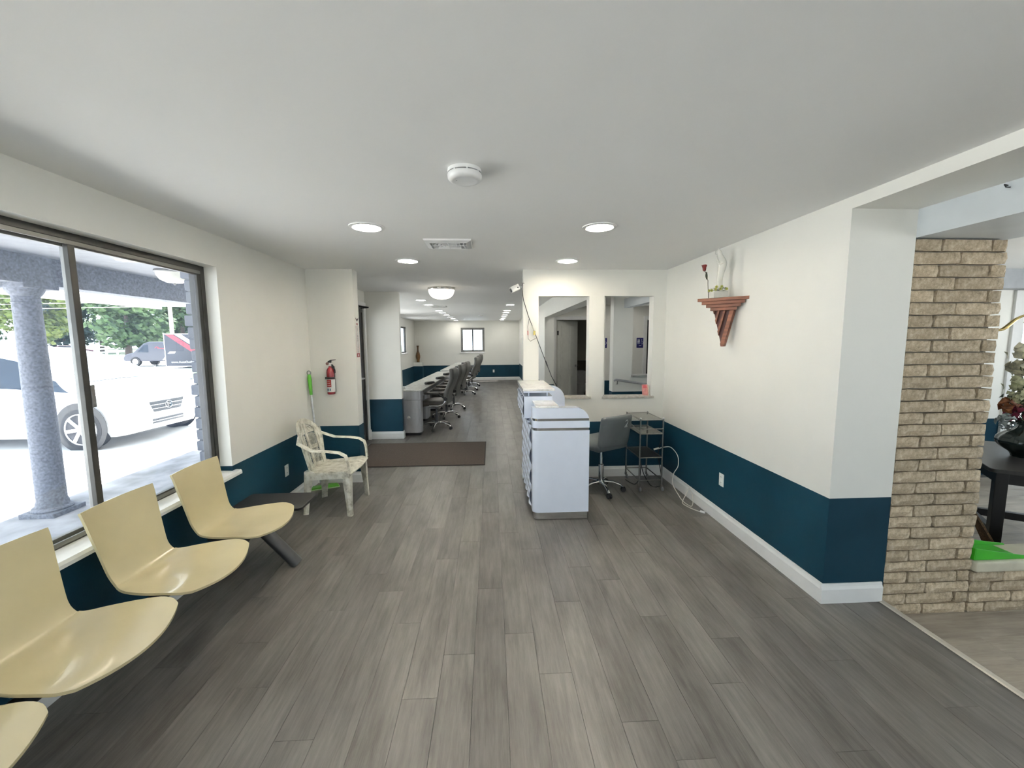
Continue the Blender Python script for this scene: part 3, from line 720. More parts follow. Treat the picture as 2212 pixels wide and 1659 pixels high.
# ================================================================== CEILING FITTINGS
lamp_m = emit_mat('led_disc', (1, .965, .90), CAN_E)
def downlight(loc, label, group):
    o = thing('downlight', label, 'ceiling light', loc, 0, group)
    MB().lathe([(.122, 0), (.120, -.006), (.098, -.010), (.092, -.004), (.092, .0)], seg=32).build('trim_ring', trim_m, o)
    MB().lathe([(.0, -.0035), (.091, -.0035)], seg=32).build('diffuser', lamp_m, o)
    return o
cans = [(-.859, 3.024, 'recessed ceiling downlight on the window side of the air vent'), (.779, 2.98, 'recessed ceiling downlight between the air vent and shelf wall'),
        (-.819, 4.255, 'recessed ceiling downlight before the fire extinguisher wall'), (.784, 4.228, 'recessed ceiling downlight just before the partition openings')]
for x, y, lab in cans: c0 = downlight((x, y, H), lab, 'downlights of the seating room')
c0 = downlight((-.85, 3.0-4.8+2.4, H), 'recessed ceiling downlight behind the smoke detector', 'downlights behind the smoke detector')
dup(c0, (.78, .6, H))
for y in (-1.8,):
    for x in (-.85, .78): dup(c0, (x, y, H))
fc = downlight((-1.37, 8.3, H), 'round recessed downlight over the long tables', 'downlights above the nail tables')
for y in (9.37, 11.25, 12.1, 13.1, 14.25, 15.3, 16.5): dup(fc, (-1.375, y, H))
gc = downlight((.444, 9.41, H), 'round recessed downlight over the bare aisle of the far room', 'downlights above the aisle')
for y in (11.24, 12.09, 13.18, 14.22, 15.28, 16.2): dup(gc, (.45, y, H))

hc = downlight((1.8, 6.1, H), 'added unseen downlight lighting the hall behind the partition', 'added hall downlights')  # out-of-sight lamps added to brighten the dark hall
for p in ((1.9, 8.4), (3.2, 8.75)): dup(hc, (*p, H))

sm = thing('smoke_detector', 'round white smoke detector on the seating room ceiling', 'smoke detector', (-.114, 2.03, H))
MB().lathe([(.0, 0), (.078, 0), (.080, -.010), (.079, -.016)], seg=40).build('base_plate', white_p, sm)
MB().lathe([(.066, -.014), (.066, -.022)], seg=40).build('vent_slot', slot, sm)
MB().lathe([(.079, -.021), (.081, -.026), (.079, -.040), (.070, -.049), (.056, -.0515), (.052, -.0495), (.0, -.050)], seg=40).build('cover', white_p, sm)
for k in range(8):
    a = 2*PI*k/8+.2; BX(-.004, .004, -.004, .004, -.023, -.014, mat=Matrix.Translation((.074*math.cos(a), .074*math.sin(a), 0)) @ Matrix.Rotation(a, 4, 'Z')).build('spacer', white_p, sm, smooth=0)
MB().lathe([(.0, -.0525), (.003, -.052)], (-.038, -.01, 0), seg=8).build('indicator', slot, sm)
sm2 = thing('smoke_detector', 'small smoke detector far down the long room ceiling', 'smoke detector', (-.32, 13.3, H))
MB().lathe([(.0, 0), (.075, 0), (.075, -.035), (.06, -.045), (0, -.045)], seg=24).build('cover', white_p, sm2)

def vent(loc, sx, sy, label):
    o = thing('ceiling_vent', label, 'vent', loc)
    fr_ = MB(); w = .045; h = .024
    outer_ = [(-sx, -sy), (sx, -sy), (sx, sy), (-sx, sy)]; inn = [(-sx+w, -sy+w), (sx-w, -sy+w), (sx-w, sy-w), (-sx+w, sy-w)]
    fr_.add([(a, b, 0) for a, b in outer_]+[(a*.97, b*.97, -h*.5) for a, b in outer_]+[(a, b, -h) for a, b in inn]+[(a, b, 0) for a, b in inn],
            [(i, i+4, (i+1) % 4+4, (i+1) % 4) for i in range(4)]+[(i+4, i+8, (i+1) % 4+8, (i+1) % 4+4) for i in range(4)]+[(i+8, i+12, (i+1) % 4+12, (i+1) % 4+8) for i in range(4)])
    fr_.build('frame', white_p, o, smooth=0)
    BX(-sx+w, sx-w, -sy+w, sy-w, -.002, -.0005).build('duct', slot, o, smooth=0)
    L = sx-w; Ly = sy-w
    BX(-L, L, -.004, .004, -h, -.004).build('divider', white_p, o, smooth=0); BX(-.003, .003, -Ly, Ly, -h, -.004).build('divider', white_p, o, smooth=0)
    for s in (-1, 1):
        for k in range(4):
            x_ = s*(L*.18+L*.22*k); ln = Ly*(.3+.2*k)
            BX(-.011, .011, -ln, ln, -.001, .001, mat=Matrix.Translation((x_, 0, -.013)) @ Matrix.Rotation(s*.9, 4, 'Y')).build('louvre', white_p, o, smooth=0)
            y_ = s*(Ly*.18+Ly*.22*k); lx = L*(.12+.18*k)
            BX(-lx, lx, -.011, .011, -.001, .001, mat=Matrix.Translation((0, y_, -.016)) @ Matrix.Rotation(-s*.9, 4, 'X')).build('louvre', white_p, o, smooth=0)
    return o
vent((-.335, 3.50, H), .19, .15, 'white louvred air vent between the seating room downlights')
vent((-1.22, 9.85, H), .19, .15, 'louvred air vent beside the first downlights over the tables')
vent((-1.16, 15.6, H), .19, .15, 'louvred air vent at the far end of the long room ceiling')

dm = thing('dome_light', 'glowing frosted glass dome ceiling light with metal rim', 'ceiling light', (-.745, 6.42, H))
MB().lathe([(.0, 0), (.205, 0), (.208, -.02), (.200, -.034), (.192, -.034)], seg=40).build('rim', M('brushed_nickel', (.62, .60, .55), .25, 1), dm)
MB().lathe([(.194, -.033), (.192, -.06), (.176, -.10), (.145, -.135), (.10, -.158), (.05, -.168), (.0, -.170)], seg=40).build('glass_dome', emit_mat('dome_glow', (1, .90, .74), DOME_E*.12), dm)
for k in range(3):
    a = 2*PI*k/3+.4; MB().lathe([(.0, -.02), (.006, -.018), (.007, 0)], (.2*math.cos(a), .2*math.sin(a), -.02), seg=8).build('screw', chrome, dm)

# ================================================================== LONG TABLES AND OFFICE CHAIRS
silver = M('silver_laminate', (.50, .50, .52), .3, .35, var=.05, stretch=(12, 12, 1))
def marble(name, c0_, c1_, rough=.12):
    m, nt, b = base(name); f = noise(nt, 7, 8, .68); g = noise(nt, 2.2, 5, .6)
    c = ramp(nt, f, ((.44, c0_), (.49, tuple(x*.62 for x in c0_)), (.53, c1_)))
    c = mix_rgb(nt, .5, c, ramp(nt, g, ((.3, c0_), (.7, c1_))))
    nt.links.new(c, b.inputs['Base Color']); b.inputs['Roughness'].default_value = rough; MATS[name] = m; return m
top_m = marble('grey_white_marble', (.62, .61, .57), (.74, .73, .69), .15)
table_body = M('table_panel_grey', (.33, .34, .36), .4)
def long_table(loc, rz, L, label):
    """local y runs away along the table, x across; base at the middle of the near end"""
    t = thing('nail_table', label, 'table', loc, rz); w = .21
    MB().prism(rrect(-w-.01, w+.01, -.02, L+.02, .07), 'z', .775, .80).build('table_top', top_m, t, smooth=30, bevel=.004)
    n = 4
    for k in range(n):
        y0 = k*(L-.42)/(n-1); 
        wr = w-.02 if k == 0 else w-.16; yd = .24 if k == 0 else .42
        c = MB().prism(rrect(-w+.01, wr, y0, y0+yd, .07), 'z', .05, .62).build('pedestal', silver, t, smooth=30)
        MB().prism(rrect(-w+.005, wr+.005, y0-.005, y0+yd+.005, .07), 'z', .626, .775).build('drawer_band', silver, c, smooth=30)
        MB().prism(rrect(-w+.03, wr-.02, y0+.02, y0+yd-.02, .05), 'z', .0, .05).build('kick', black, c, smooth=30)
        if k == 0: MB().lathe([(.0, -.022), (.022, -.02), (.026, -.004), (.026, .002)], (-.02, y0, .32), 'y', 18).build('cable_port', white_p, c)
        if k == 0: MB().lathe([(.0, -.0245), (.007, -.024), (.008, -.02)], (-.012, y0, .312), 'y', 10).build('port_hole', slot, c)
    BX(-w+.01, -w+.03, .42, L-.1, .1, .775).build('back_panel', table_body, t, smooth=0)
    BX(-w+.03, w-.04, .30, L-.1, .66, .68).build('under_shelf', silver, t, smooth=0)
    return t
long_table((-1.415, 7.09, 0), -.040, 4.2, 'long silver nail table with pale marble top behind the wall stub')
long_table((-1.235, 11.75, 0), -.030, 4.05, 'second long nail table near the vase and far wall')
def pad(loc, rz, label, group=None):
    p = thing('hand_rest', label, 'hand rest', loc, rz, group)
    MB().rbox(.10, .26, .05, .024, (0, 0, .03), fn=lambda q: (q.x*(1-.25*(q.y/.13)**2), q.y, q.z-.012*(q.y/.13)**2+.006)).build('cushion', M('black_leather', (.016, .016, .017), .35), p)
    MB().prism(rrect(-.03, .03, -.07, .07, .02), 'z', 0, .012).build('foot', black, p, smooth=30)
for (x, y, lab) in ((-1.20, 8.02, 'black padded hand rest on the first long table, closest to its rounded end'), (-1.13, 9.10, 'black padded hand rest on the middle of the first long table'), (-1.09, 10.15, 'black padded hand rest toward the back of the first long table'),
                    (-1.02, 12.75, 'black hand rest at the front of the second long table'), (-1.0, 13.5, 'black hand rest on the middle of the second long table'), (-.98, 14.9, 'black hand rest at the end of the second long table')):
    pad((x, y, .80), -.5, lab)
nb = thing('small_white_box', 'little white box on the rounded end of the first long table', 'box', (-1.535, 7.24, .80))
MB().rbox(.07, .06, .045, .006, (0, 0, .0225), n=1).build('body', white_p, nb); BX(-.03, .03, -.025, .025, .045, .047).build('lid', trim_m, nb, smooth=0)

leather = M('charcoal_leather', (.075, .07, .062), .42, var=.1, scale=20, bump=.2, bscale=120)
leather_b = M('charcoal_back', (.11, .108, .10), .48, var=.06)
def office_chair(loc, rz, label, hang=0):
    """faces +x in local space"""
    c = thing('office_chair', label, 'chair', loc, rz)
    MB().rbox(.48, .48, .11, .05, (.03, 0, .50), fn=lambda q: (q.x, q.y, q.z+.012*(1-(q.x/.24)**2)-.02*max(0, q.x/.24)**3)).build('seat', leather, c)
    def bfn(q): t = (q.z+.33)/.66; return (q.x-.10*t-.05*math.sin(PI*t)*0+.035*math.sin(2*PI*t), q.y*(1-.10*t-.06*(1-t)), q.z)
    MB().rbox(.085, .47, .66, .04, (-.235, 0, .815), fn=bfn, n=8).build('backrest', leather_b, c)
    for s in (-1, 1):
        a = MB().rbox(.28, .075, .045, .02, (.0, s*.285, .705), n=4).build('armrest', leather, c)
        MB().tube([(-.10, s*.285, .69), (-.19, s*.28, .645), (-.245, s*.262, .59)], .018, 8).build('arm_bracket', black, a)
        MB().lathe([(.0, -.02), (.035, -.02), (.035, .02), (.0, .02)], (-.245, s*.255, .60), 'y', 16).build('hinge_disc', black, a)
        MB().tube([(.06, s*.245, .465), (-.10, s*.25, .462), (-.19, s*.25, .485), (-.235, s*.247, .54), (-.25, s*.24, .60)], .022, 10, flat=1.0).build('frame_bar', chrome, c)
    MB().lathe([(.028, .10), (.028, .26), (.018, .262), (.018, .43)], seg=16).build('gas_column', M('column_grey', (.20, .20, .21), .25, .9), c)
    m_ = MB(); m_.box(-.12, .10, -.09, .09, .425, .45); m_.tube([(.0, -.08, .435), (.02, -.27, .43)], .007, 6); m_.box(.0, .04, -.31, -.25, .418, .442)
    m_.build('tilt_mechanism', black, c, smooth=0)
    MB().lathe([(.045, .085), (.05, .10), (.045, .135), (.028, .14)], seg=16).build('hub', chrome, c)
    for k in range(5):
        a = 2*PI*k/5+.35; d = Vector((math.cos(a), math.sin(a), 0))
        l = MB().tube([d*.03+Vector((0, 0, .12)), d*.16+Vector((0, 0, .118)), d*.255+Vector((0, 0, .088)), d*.29+Vector((0, 0, .066))], [.024, .019, .016, .014], 8, flat=.7).build('base_leg', chrome, c)
        p = Vector((-d.y, d.x, 0)); w = MB()
        for s in (-1, 1):
            cc = d*.295+p*s*.014
            w.lathe([(.0, -.008), (.026, -.008), (.029, 0), (.026, .008), (.0, .008)], (0, 0, 0), 'x', 14, mat=Matrix.Translation((cc.x, cc.y, .0295)) @ Matrix.Rotation(a+PI/2, 4, 'Z'))
        w.build('caster', black, l)
    return c
office_chair((-1.03, 7.64, 0), PI-.14, 'charcoal leather office chair nearest the rounded end of the first long table')
office_chair((-.965, 8.78, 0), PI-.14, 'second charcoal office chair along the first long table')
office_chair((-.91, 9.85, 0), PI-.16, 'third charcoal office chair along the first long table')
office_chair((-.77, 12.5, 0), PI-.16, 'first charcoal office chair at the second long table')
office_chair((-.74, 13.6, 0), PI-.16, 'middle charcoal office chair at the second long table')
office_chair((-.70, 14.8, 0), PI-.16, 'charcoal office chair at the far end of the second long table')

vs_ = thing('floor_vase', 'tall slim brown glazed vase on the corner ledge', 'vase', (-2.95, 16.8, .77))
MB().lathe([(.05, 0), (.055, .01), (.06, .08), (.085, .18), (.09, .26), (.07, .36), (.04, .45), (.032, .52), (.036, .60), (.05, .66), (.052, .67), (.042, .665), (.03, .60)], seg=24).build('body', M('brown_glaze', (.16, .075, .022), .3, var=.4, scale=20), vs_)
MB().lathe([(.056, 0), (.058, .004), (.058, .02), (.056, .025)], seg=24).build('foot_band', black, vs_)

# ================================================================== SECURITY CAMERA AND CABLE
sc_ = thing('security_camera', 'small white security camera on the partition end near the ceiling', 'camera', (.375, 4.80, 2.25))
MB().lathe([(.0, -.012), (.032, -.012), (.034, 0)], (0, 0, 0), 'x', 18).build('mount', white_p, sc_)
MB().tube([(-.012, 0, 0), (-.035, 0, .0), (-.05, -.012, -.004)], .010, 8).build('arm', white_p, sc_)
CM = Matrix.Translation((-.095, -.03, -.022)) @ Matrix.Rotation(-.45, 4, 'Y') @ Matrix.Rotation(.3, 4, 'Z')
MB().rbox(.105, .07, .07, .012, (0, 0, 0), mat=CM, n=1).build('housing', white_p, sc_)
MB().lathe([(.0, -.038), (.008, -.037), (.008, -.034)], (.025, 0, -.005), 'y', 10, mat=CM).build('sensor', slot, sc_)
MB().lathe([(.0, -.056), (.024, -.056), (.026, -.05)], (0, 0, 0), 'x', 14, mat=CM).build('lens', black, sc_)
cb = thing('hanging_cable', 'black camera cable slanting down the partition to the reception desk', 'cable', (.55, 4.73, 1.1))
MB().tube([(.385, 4.752, 2.285), (.366, 4.745, 2.29), (.362, 4.742, 2.22), (.375, 4.742, 2.10), (.43, 4.74, 1.92), (.494, 4.738, 1.755), (.59, 4.735, 1.50), (.70, 4.73, 1.22), (.775, 4.722, 1.08)], .004, 6).build('wire', black, cb, True)
MB().tube([(.440, 4.737, 1.885), (.425, 4.738, 1.80), (.428, 4.738, 1.66), (.455, 4.738, 1.63), (.50, 4.738, 1.655), (.515, 4.737, 1.66)], .003, 6).build('loose_loop', black, cb, True)
MB().tube([(.472, 4.733, 1.80), (.492, 4.733, 1.755)], .008, 8).build('plug', M('plug_steel', (.6, .58, .5), .3, .8), cb, True)
BX(.488, .512, 4.726, 4.742, 1.70, 1.748).build('connector', M('yellow_plastic', (.50, .42, .12), .5), cb, True, 0, .003)
MB().tube([(.63, 4.729, 1.40), (.65, 4.727, 1.345)], .007, 8).build('plug', black, cb, True)
MB().tube([(.425, 4.737, 1.75), (.426, 4.737, 1.70)], .006, 6).build('plug', M('plug_red', (.3, .05, .04), .5), cb, True)

# ================================================================== RECEPTION DESK
gl_white = M('gloss_white_lacquer', (.80, .86, .98), .16, var=.01, coat=.5)
desk_top = marble('white_marble', (.78, .78, .76), (.86, .86, .84), .08)
rd = thing('reception_desk', 'glossy white reception desk with steel bands and raised marble counter', 'desk', (.62, 4.2, 0))
def outline(x0, x1, z0, z1, rtr):
    pts = [(x0, z0), (x1, z0), (x1, z1-rtr)]
    for k in range(1, 9): a = PI/2*k/8; pts.append((x1-rtr+rtr*math.cos(a), z1-rtr+rtr*math.sin(a)))
    pts.append((x0, z1)); return pts
EP = lambda r, x0, x1, y0, y1: rrect(x0, x1, y0, y1, r)
# front end panel: rounded left corner in plan, rounded upper right corner in elevation
def plan(x0, x1, y0, y1, r, n=8):
    pts = [(x1, y0), (x1, y1), (x0, y1)]
    for k in range(n+1): a = PI+PI/2*k/n; pts.append((x0+r+r*math.cos(a), y0+r+r*math.sin(a)))
    return pts
ep = MB().prism(plan(.362, .876, 3.585, 3.70, .06), 'z', .075, .835).build('end_panel', gl_white, rd, True, 35)
MB().prism(plan(.362, .876, 3.585, 3.70, .06), 'z', .860, .922).build('end_band', gl_white, rd, True, 35)
up = MB(); P = plan(.362, .876, 3.585, 3.70, .06)
# crown with rounded corner: loft of plan slices
zs_ = [.945]+[.915+.125*math.sin(PI/2*k/10) for k in range(3, 11)]
ring_n = len(P)
for z in zs_:
    cut = .876 if z <= .916 else .876-.125+.125*math.cos(math.asin(min(1, (z-.915)/.125)))
    up.v += [(min(px_, cut), py_, z) for px_, py_ in P]
for i in range(len(zs_)-1):
    for k in range(ring_n): up.f.append((i*ring_n+k, i*ring_n+(k+1) % ring_n, (i+1)*ring_n+(k+1) % ring_n, (i+1)*ring_n+k))
up.f += [tuple(reversed(range(ring_n))), tuple((len(zs_)-1)*ring_n+k for k in range(ring_n))]
up.build('end_crown', gl_white, rd, True, 35)
for (z0, z1) in ((.835, .860), (.922, .945)):
    MB().prism(plan(.367, .872, 3.590, 3.70, .056), 'z', z0, z1).build('steel_band', chrome, rd, True, 35)
MB().prism(plan(.378, .868, 3.600, 3.70, .05), 'z', .006, .075).build('kick_plate', steel, rd, True, 35)
MB().prism(plan(.40, .85, 3.62, 3.70, .04), 'z', 0, .006).build('foot', black, rd, True, 0)
# long front body facing the aisle, with tufted panel
body = BX(.372, .60, 3.70, 4.755, .04, .90).build('front_body', gl_white, rd, True, 0)
tuft = MB()
def tufted(x0, y0, y1, z0, z1, ny, nz, depth):
    def fn(u, v):
        a, b = u*ny, v*nz; h = abs(math.sin(PI*(a+b)/1))*abs(math.sin(PI*(a-b)/1))
        return (x0-depth*(h**.6), y0+(y1-y0)*u, z0+(z1-z0)*v)
    return fn
MB().sheet(tufted(.371, 3.72, 4.70, .08, .86, 5, 4, .026), 60, 56).build('tufted_panel', gl_white, body, True, 60)
BX(.38, .59, 3.74, 4.70, 0, .04).build('kick', black, rd, True, 0)
cbx = BX(.315, .597, 3.945, 4.752, .885, 1.098).build('counter_box', gl_white, rd, True, 0, .003)
MB().sheet(tufted(.314, 3.96, 4.74, .90, 1.085, 5, 1.5, .014), 60, 20).build('tufted_panel', gl_white, cbx, True, 60)
for y in (3.99, 4.65):
    for x in (.365, .548): MB().lathe([(.007, 1.098), (.007, 1.137)], (x, y, 0), seg=10).build('standoff', gl_white, rd, True)
BX(.308, .603, 3.915, 4.755, 1.137, 1.153).build('counter_board', gl_white, rd, True, 0, .002)
BX(.303, .612, 3.905, 4.757, 1.153, 1.174).build('counter_top', desk_top, rd, True, 0, .003)
MB().prism(plan(.395, .600, 3.60, 3.945, .06), 'z', 1.0405, 1.058).build('low_marble', desk_top, rd, True, 30, .002)
fe = MB().prism(outline(.60, .845, .0, 1.125, .17), 'y', 4.66, 4.70).build('far_end_panel', gl_white, rd, True, 30)
BX(.60, .868, 3.70, 4.66, .75, .78).build('worktop', gl_white, rd, True, 0, .003)
BX(.62, .85, 3.70, 4.10, .05, .75).build('drawer_unit', gl_white, rd, True, 0, .003)
pl = thing('desk_socket', 'small dark socket with green leads under the counter box', 'socket', (.368, 3.84, .83))
BX(-.004, .0, -.03, .03, -.035, .035).build('plate', M('socket_grey', (.35, .40, .36), .5), pl, smooth=0); BX(-.008, -.004, -.012, .012, -.02, .02).build('leads', black, pl, smooth=0)

# ================================================================== STOOL
grey_v = M('grey_vinyl', (.11, .125, .13), .45, var=.05)
st = thing('rolling_stool', 'grey vinyl low-back stool with chrome star base behind the desk', 'chair', (1.18, 4.29, 0), math.radians(120))
MB().rbox(.44, .44, .10, .04, (.04, 0, .535)).build('seat', grey_v, st)
bk_ = MB().rbox(.075, .42, .34, .034, (-.185, 0, .70), fn=lambda q: (q.x-.06*((q.z+.17)/.34)+.03*(q.y/.21)**2, q.y, q.z), n=6).build('backrest', grey_v, st)
def loc_back(y, z): return (-.185-.0375-.06*((z-.70+.17)/.34)+.03*(y/.21)**2-.001, y, z)
em = M('emblem_silver', (.6, .62, .62), .4)
MB().tube([loc_back(-.09+.020*math.cos(a), .795+.024*math.sin(a)) for a in [PI*.1+1.5*PI*k/14 for k in range(15)]]+[loc_back(-.085, .772), loc_back(-.105, .760), loc_back(-.075, .756)], .0028, 5).build('emblem', em, bk_)
for k in range(4): MB().tube([loc_back(-.115+.014*k, .742), loc_back(-.107+.014*k, .750)], .003, 4).build('emblem_mark', em, bk_)
MB().lathe([(.028, .10), (.028, .30), (.014, .305), (.014, .485)], seg=16).build('gas_column', chrome, st)
BX(-.10, .10, -.08, .08, .468, .487).build('seat_plate', black, st, smooth=0)
MB().lathe([(.04, .08), (.045, .10), (.04, .12), (.028, .125)], seg=16).build('hub', chrome, st)
for k in range(5):
    a = 2*PI*k/5-2.3; d = Vector((math.cos(a), math.sin(a), 0))
    l = MB().tube([d*.03+Vector((0, 0, .11)), d*.13+Vector((0, 0, .105)), d*.20+Vector((0, 0, .082)), d*.235+Vector((0, 0, .055))], [.02, .017, .016, .014], 8, flat=.7).build('base_leg', chrome, st)
    p = Vector((-d.y, d.x, 0)); w = MB()
    for s in (-1, 1):
        cc = d*.24+p*s*.015; w.lathe([(.0, -.008), (.024, -.008), (.028, 0), (.024, .008), (.0, .008)], (0, 0, 0), 'x', 14, mat=Matrix.Translation((cc.x, cc.y, .0285)) @ Matrix.Rotation(a+PI/2, 4, 'Z'))
    w.build('caster', black, l)

# ================================================================== ROLLING CART
cart_m = M('cart_steel', (.30, .29, .27), .3, 1, var=.1)
ct = thing('rolling_cart', 'narrow chrome tube rolling cart with glass shelves in the corner', 'cart', (1.71, 4.45, 0))
cx0, cx1, cy0, cy1 = 1.585, 1.832, 4.235, 4.675
for (x, y) in ((cx0, cy0), (cx1, cy0), (cx0, cy1), (cx1, cy1)):
    ps = MB().tube([(x, y, .055), (x, y, .805)], .0085, 10).build('post', cart_m, ct, True)
    MB().lathe([(.0, .813), (.010, .810), (.0105, .80)], (x, y, 0), seg=10).build('post_cap', trim_m, ps, True)
    MB().box(x-.010, x+.010, y-.010, y+.012, .046, .075).build('caster_fork', cart_m, ps, True, 0)
    MB().lathe([(.0, -.009), (.022, -.009), (.025, 0), (.022, .009), (.0, .009)], (x+.012, y-.004, .0255), 'x', 14).build('caster_wheel', M('caster_grey', (.24, .24, .24), .5), ps, True)
for z in (.785, .635, .375, .125):
    f = MB(); r = .0065
    f.tube([(cx0, cy0, z), (cx1, cy0, z)], r, 8); f.tube([(cx0, cy1, z), (cx1, cy1, z)], r, 8); f.tube([(cx0, cy0, z), (cx0, cy1, z)], r, 8); f.tube([(cx1, cy0, z), (cx1, cy1, z)], r, 8)
    f.build('shelf_frame', cart_m, ct, True)
    if z > .3: BX(cx0+.012, cx1-.012, cy0+.012, cy1-.012, z-.003, z+.003).build('glass_shelf', M('grey_glass', (.16, .16, .14), .08, var=.03) if z > .5 else black, ct, True, 0)
MB().tube([(cx0, cy0, .70), (cx0+.02, cy0-.03, .695), (cx1-.02, cy0-.03, .695), (cx1, cy0, .70)], .006, 8).build('front_rail', cart_m, ct, True)
MB().tube([(cx0, cy0, .66), (cx0, cy1, .70)], .005, 6).build('side_rail', cart_m, ct, True)

wc = M('white_cord', (.62, .60, .54), .5)
cd = thing('power_cable', 'white power cord looping from the cart down onto the floor', 'cord', (1.95, 4.1, 0))
def bez(pts, n=8):
    pts = [Vector(p) for p in pts]; out = []
    for i in range(len(pts)-1):
        a, b, c, d = pts[max(i-1, 0)], pts[i], pts[i+1], pts[min(i+2, len(pts)-1)]
        for k in range(n):
            t = k/n; out.append(b+.5*t*(c-a+t*(2*a-5*b+4*c-d+t*(3*(b-c)+d-a))))
    return out+[pts[-1]]
MB().tube(bez([(1.80, 4.25, .47), (1.86, 4.25, .485), (1.93, 4.24, .48), (1.985, 4.20, .40), (1.975, 4.16, .30), (1.92, 4.14, .22), (1.90, 4.10, .12), (1.925, 4.03, .04), (1.93, 3.92, .006), (1.955, 3.80, .006), (1.99, 3.85, .08), (1.985, 3.92, .14), (1.975, 3.95, .08), (1.93, 3.93, .012), (1.90, 3.86, .006), (1.93, 3.74, .006), (1.98, 3.66, .006)]), .0045, 6).build('wire', wc, cd, True)
MB().tube([(1.975, 3.665, .012), (2.0, 3.63, .012)], .011, 8).build('plug', white_p, cd, True)
MB().tube([(1.75, 4.27, .455), (1.80, 4.25, .475)], .010, 8).build('connector', wc, cd, True)
kc = thing('power_cable', 'tangled black power cord hanging behind the rolling cart', 'cord', (1.75, 4.5, 0))
MB().tube(bez([(1.95, 4.62, .60), (2.0, 4.60, .57), (1.985, 4.61, .50), (1.955, 4.63, .30), (1.93, 4.45, .03), (1.84, 4.35, .006), (1.78, 4.40, .006), (1.75, 4.55, .10), (1.73, 4.62, .25), (1.72, 4.56, .08), (1.62, 4.45, .006), (1.56, 4.60, .006)]), .005, 6).build('wire', black, kc, True)

# ================================================================== CORNER SHELF WITH STATUE
cedar = M('red_brown_wood', (.24, .085, .040), .5, var=.2, scale=6, stretch=(1, 1, 8))
cedar_d = M('dark_red_wood', (.085, .022, .012), .5, var=.2, scale=6)
SHM = Vector((1.908, 3.343, 0)); q2 = math.sqrt(.5)
sh = thing('wall_shelf', 'stepped red brown wooden bracket shelf tapering to a point', 'shelf', (1.98, 3.41, 1.98))
SHX = Matrix(((-q2, -q2, 0, SHM.x), (-q2, q2, 0, SHM.y), (0, 0, 1, 0), (0, 0, 0, 1)))      # local x outward, y along the front edge
for (z, hw_, off) in ((1.958, .197, .0), (1.932, .166, .012), (1.906, .134, .024), (1.880, .103, .036)):
    MB().prism([(-off, -hw_), (-off, hw_), (-.196, .002), (-.196, -.002)], 'z', z, z+.026, mat=SHX).build('tier_board', cedar, sh, True, 0, .0015)
zt, zb = 1.880, 1.580
yl, yr_, tip0, tip1 = .084, -.078, .012, -.010
def slat(a0, a1, d, mt):      # a = fraction across the top from the right edge; slats parallel the right-hand edge
    top0 = yr_+(yl-yr_)*a0; top1 = yr_+(yl-yr_)*a1
    def hit(a):
        p = yr_+(yl-yr_)*a; return max(0, min(1, (yl-p)/((yl-tip0)+(tip1-yr_))))
    f0, f1 = hit(a0), hit(a1); dr = tip1-yr_
    poly = [(top0, zt), (top0+dr*f0, zt-(zt-zb)*f0), (top1+dr*f1, zt-(zt-zb)*f1), (top1, zt)]
    if a0 == 0: poly = [(yr_, zt), (tip1, zb), (tip0, zb), (top1+dr*f1, zt-(zt-zb)*f1), (top1, zt)]
    MB().prism(poly, 'x', -.115, d, mat=SHX).build('slat', mt, sh, True, 0, .0012)
for (a0, a1, d, mt) in ((0, .20, -.05, cedar), (.20, .40, -.072, cedar_d), (.40, .50, -.05, cedar), (.50, .68, -.072, cedar_d), (.68, .77, -.05, cedar), (.77, .92, -.072, cedar_d), (.92, 1.0, -.05, cedar)): slat(a0, a1, d, mt)

pb = thing('planter_box', 'small white box planter filled with yellow flowers on the shelf', 'planter', (1.925, 3.44, 1.984))
bx0, bx1, by0, by1 = 1.861, 1.985, 3.395, 3.478; BZ = 1.984
BX(bx0, bx1, by0, by1, BZ, BZ+.056).build('box', M('ivory_box', (.70, .69, .62), .45), pb, True, 0, .003)
rf = random.Random(3); lm = MB()
for k in range(80):
    c = Vector((rf.uniform(bx0, bx1), rf.uniform(by0, by1), BZ+.058+rf.uniform(0, .034))); a = rf.uniform(0, 6.28); s = rf.uniform(.011, .018)
    u = Vector((math.cos(a), math.sin(a), rf.uniform(-.3, .5)))*s; v_ = Vector((-math.sin(a), math.cos(a), rf.uniform(-.2, .4)))*s*.5
    lm.add([c-u, c+v_, c+u, c-v_], [(0, 1, 2, 3)])
lm.build('leaves', M('moss_leaf', (.07, .13, .015), .6, var=.3), pb, True, 0)
for (x, y, z) in ((1.872, 3.388, .070), (1.912, 3.386, .074), (1.965, 3.386, .074), (1.856, 3.42, .064), (1.855, 3.46, .066), (1.93, 3.40, .095), (1.885, 3.40, .092), (1.95, 3.44, .092)):
    fl = MB(); c = Vector((x, y, BZ+z)); F1 = Vector((1, -.35, 0)).normalized(); F2 = Vector((0, 0, 1))
    for q in range(7):
        a = 2*PI*q/7; t_ = (F1*math.cos(a)+F2*math.sin(a))*.013+Vector((-.002, -.004, 0)); s_ = (F2*math.cos(a)-F1*math.sin(a))*.006
        fl.add([c, c+t_*.6+s_, c+t_, c+t_*.6-s_], [(0, 1, 2, 3)])
    f_ = fl.build('flower', M('yellow_petal', (.58, .58, .16), .6, var=.15), pb, True, 0)
    MB().lathe([(.0, -.003), (.004, -.002), (.004, .0)], tuple(c+Vector((-.002, -.004, 0))), 'y', 8).build('flower_eye', M('flower_eye', (.20, .22, .03), .6), f_, True)

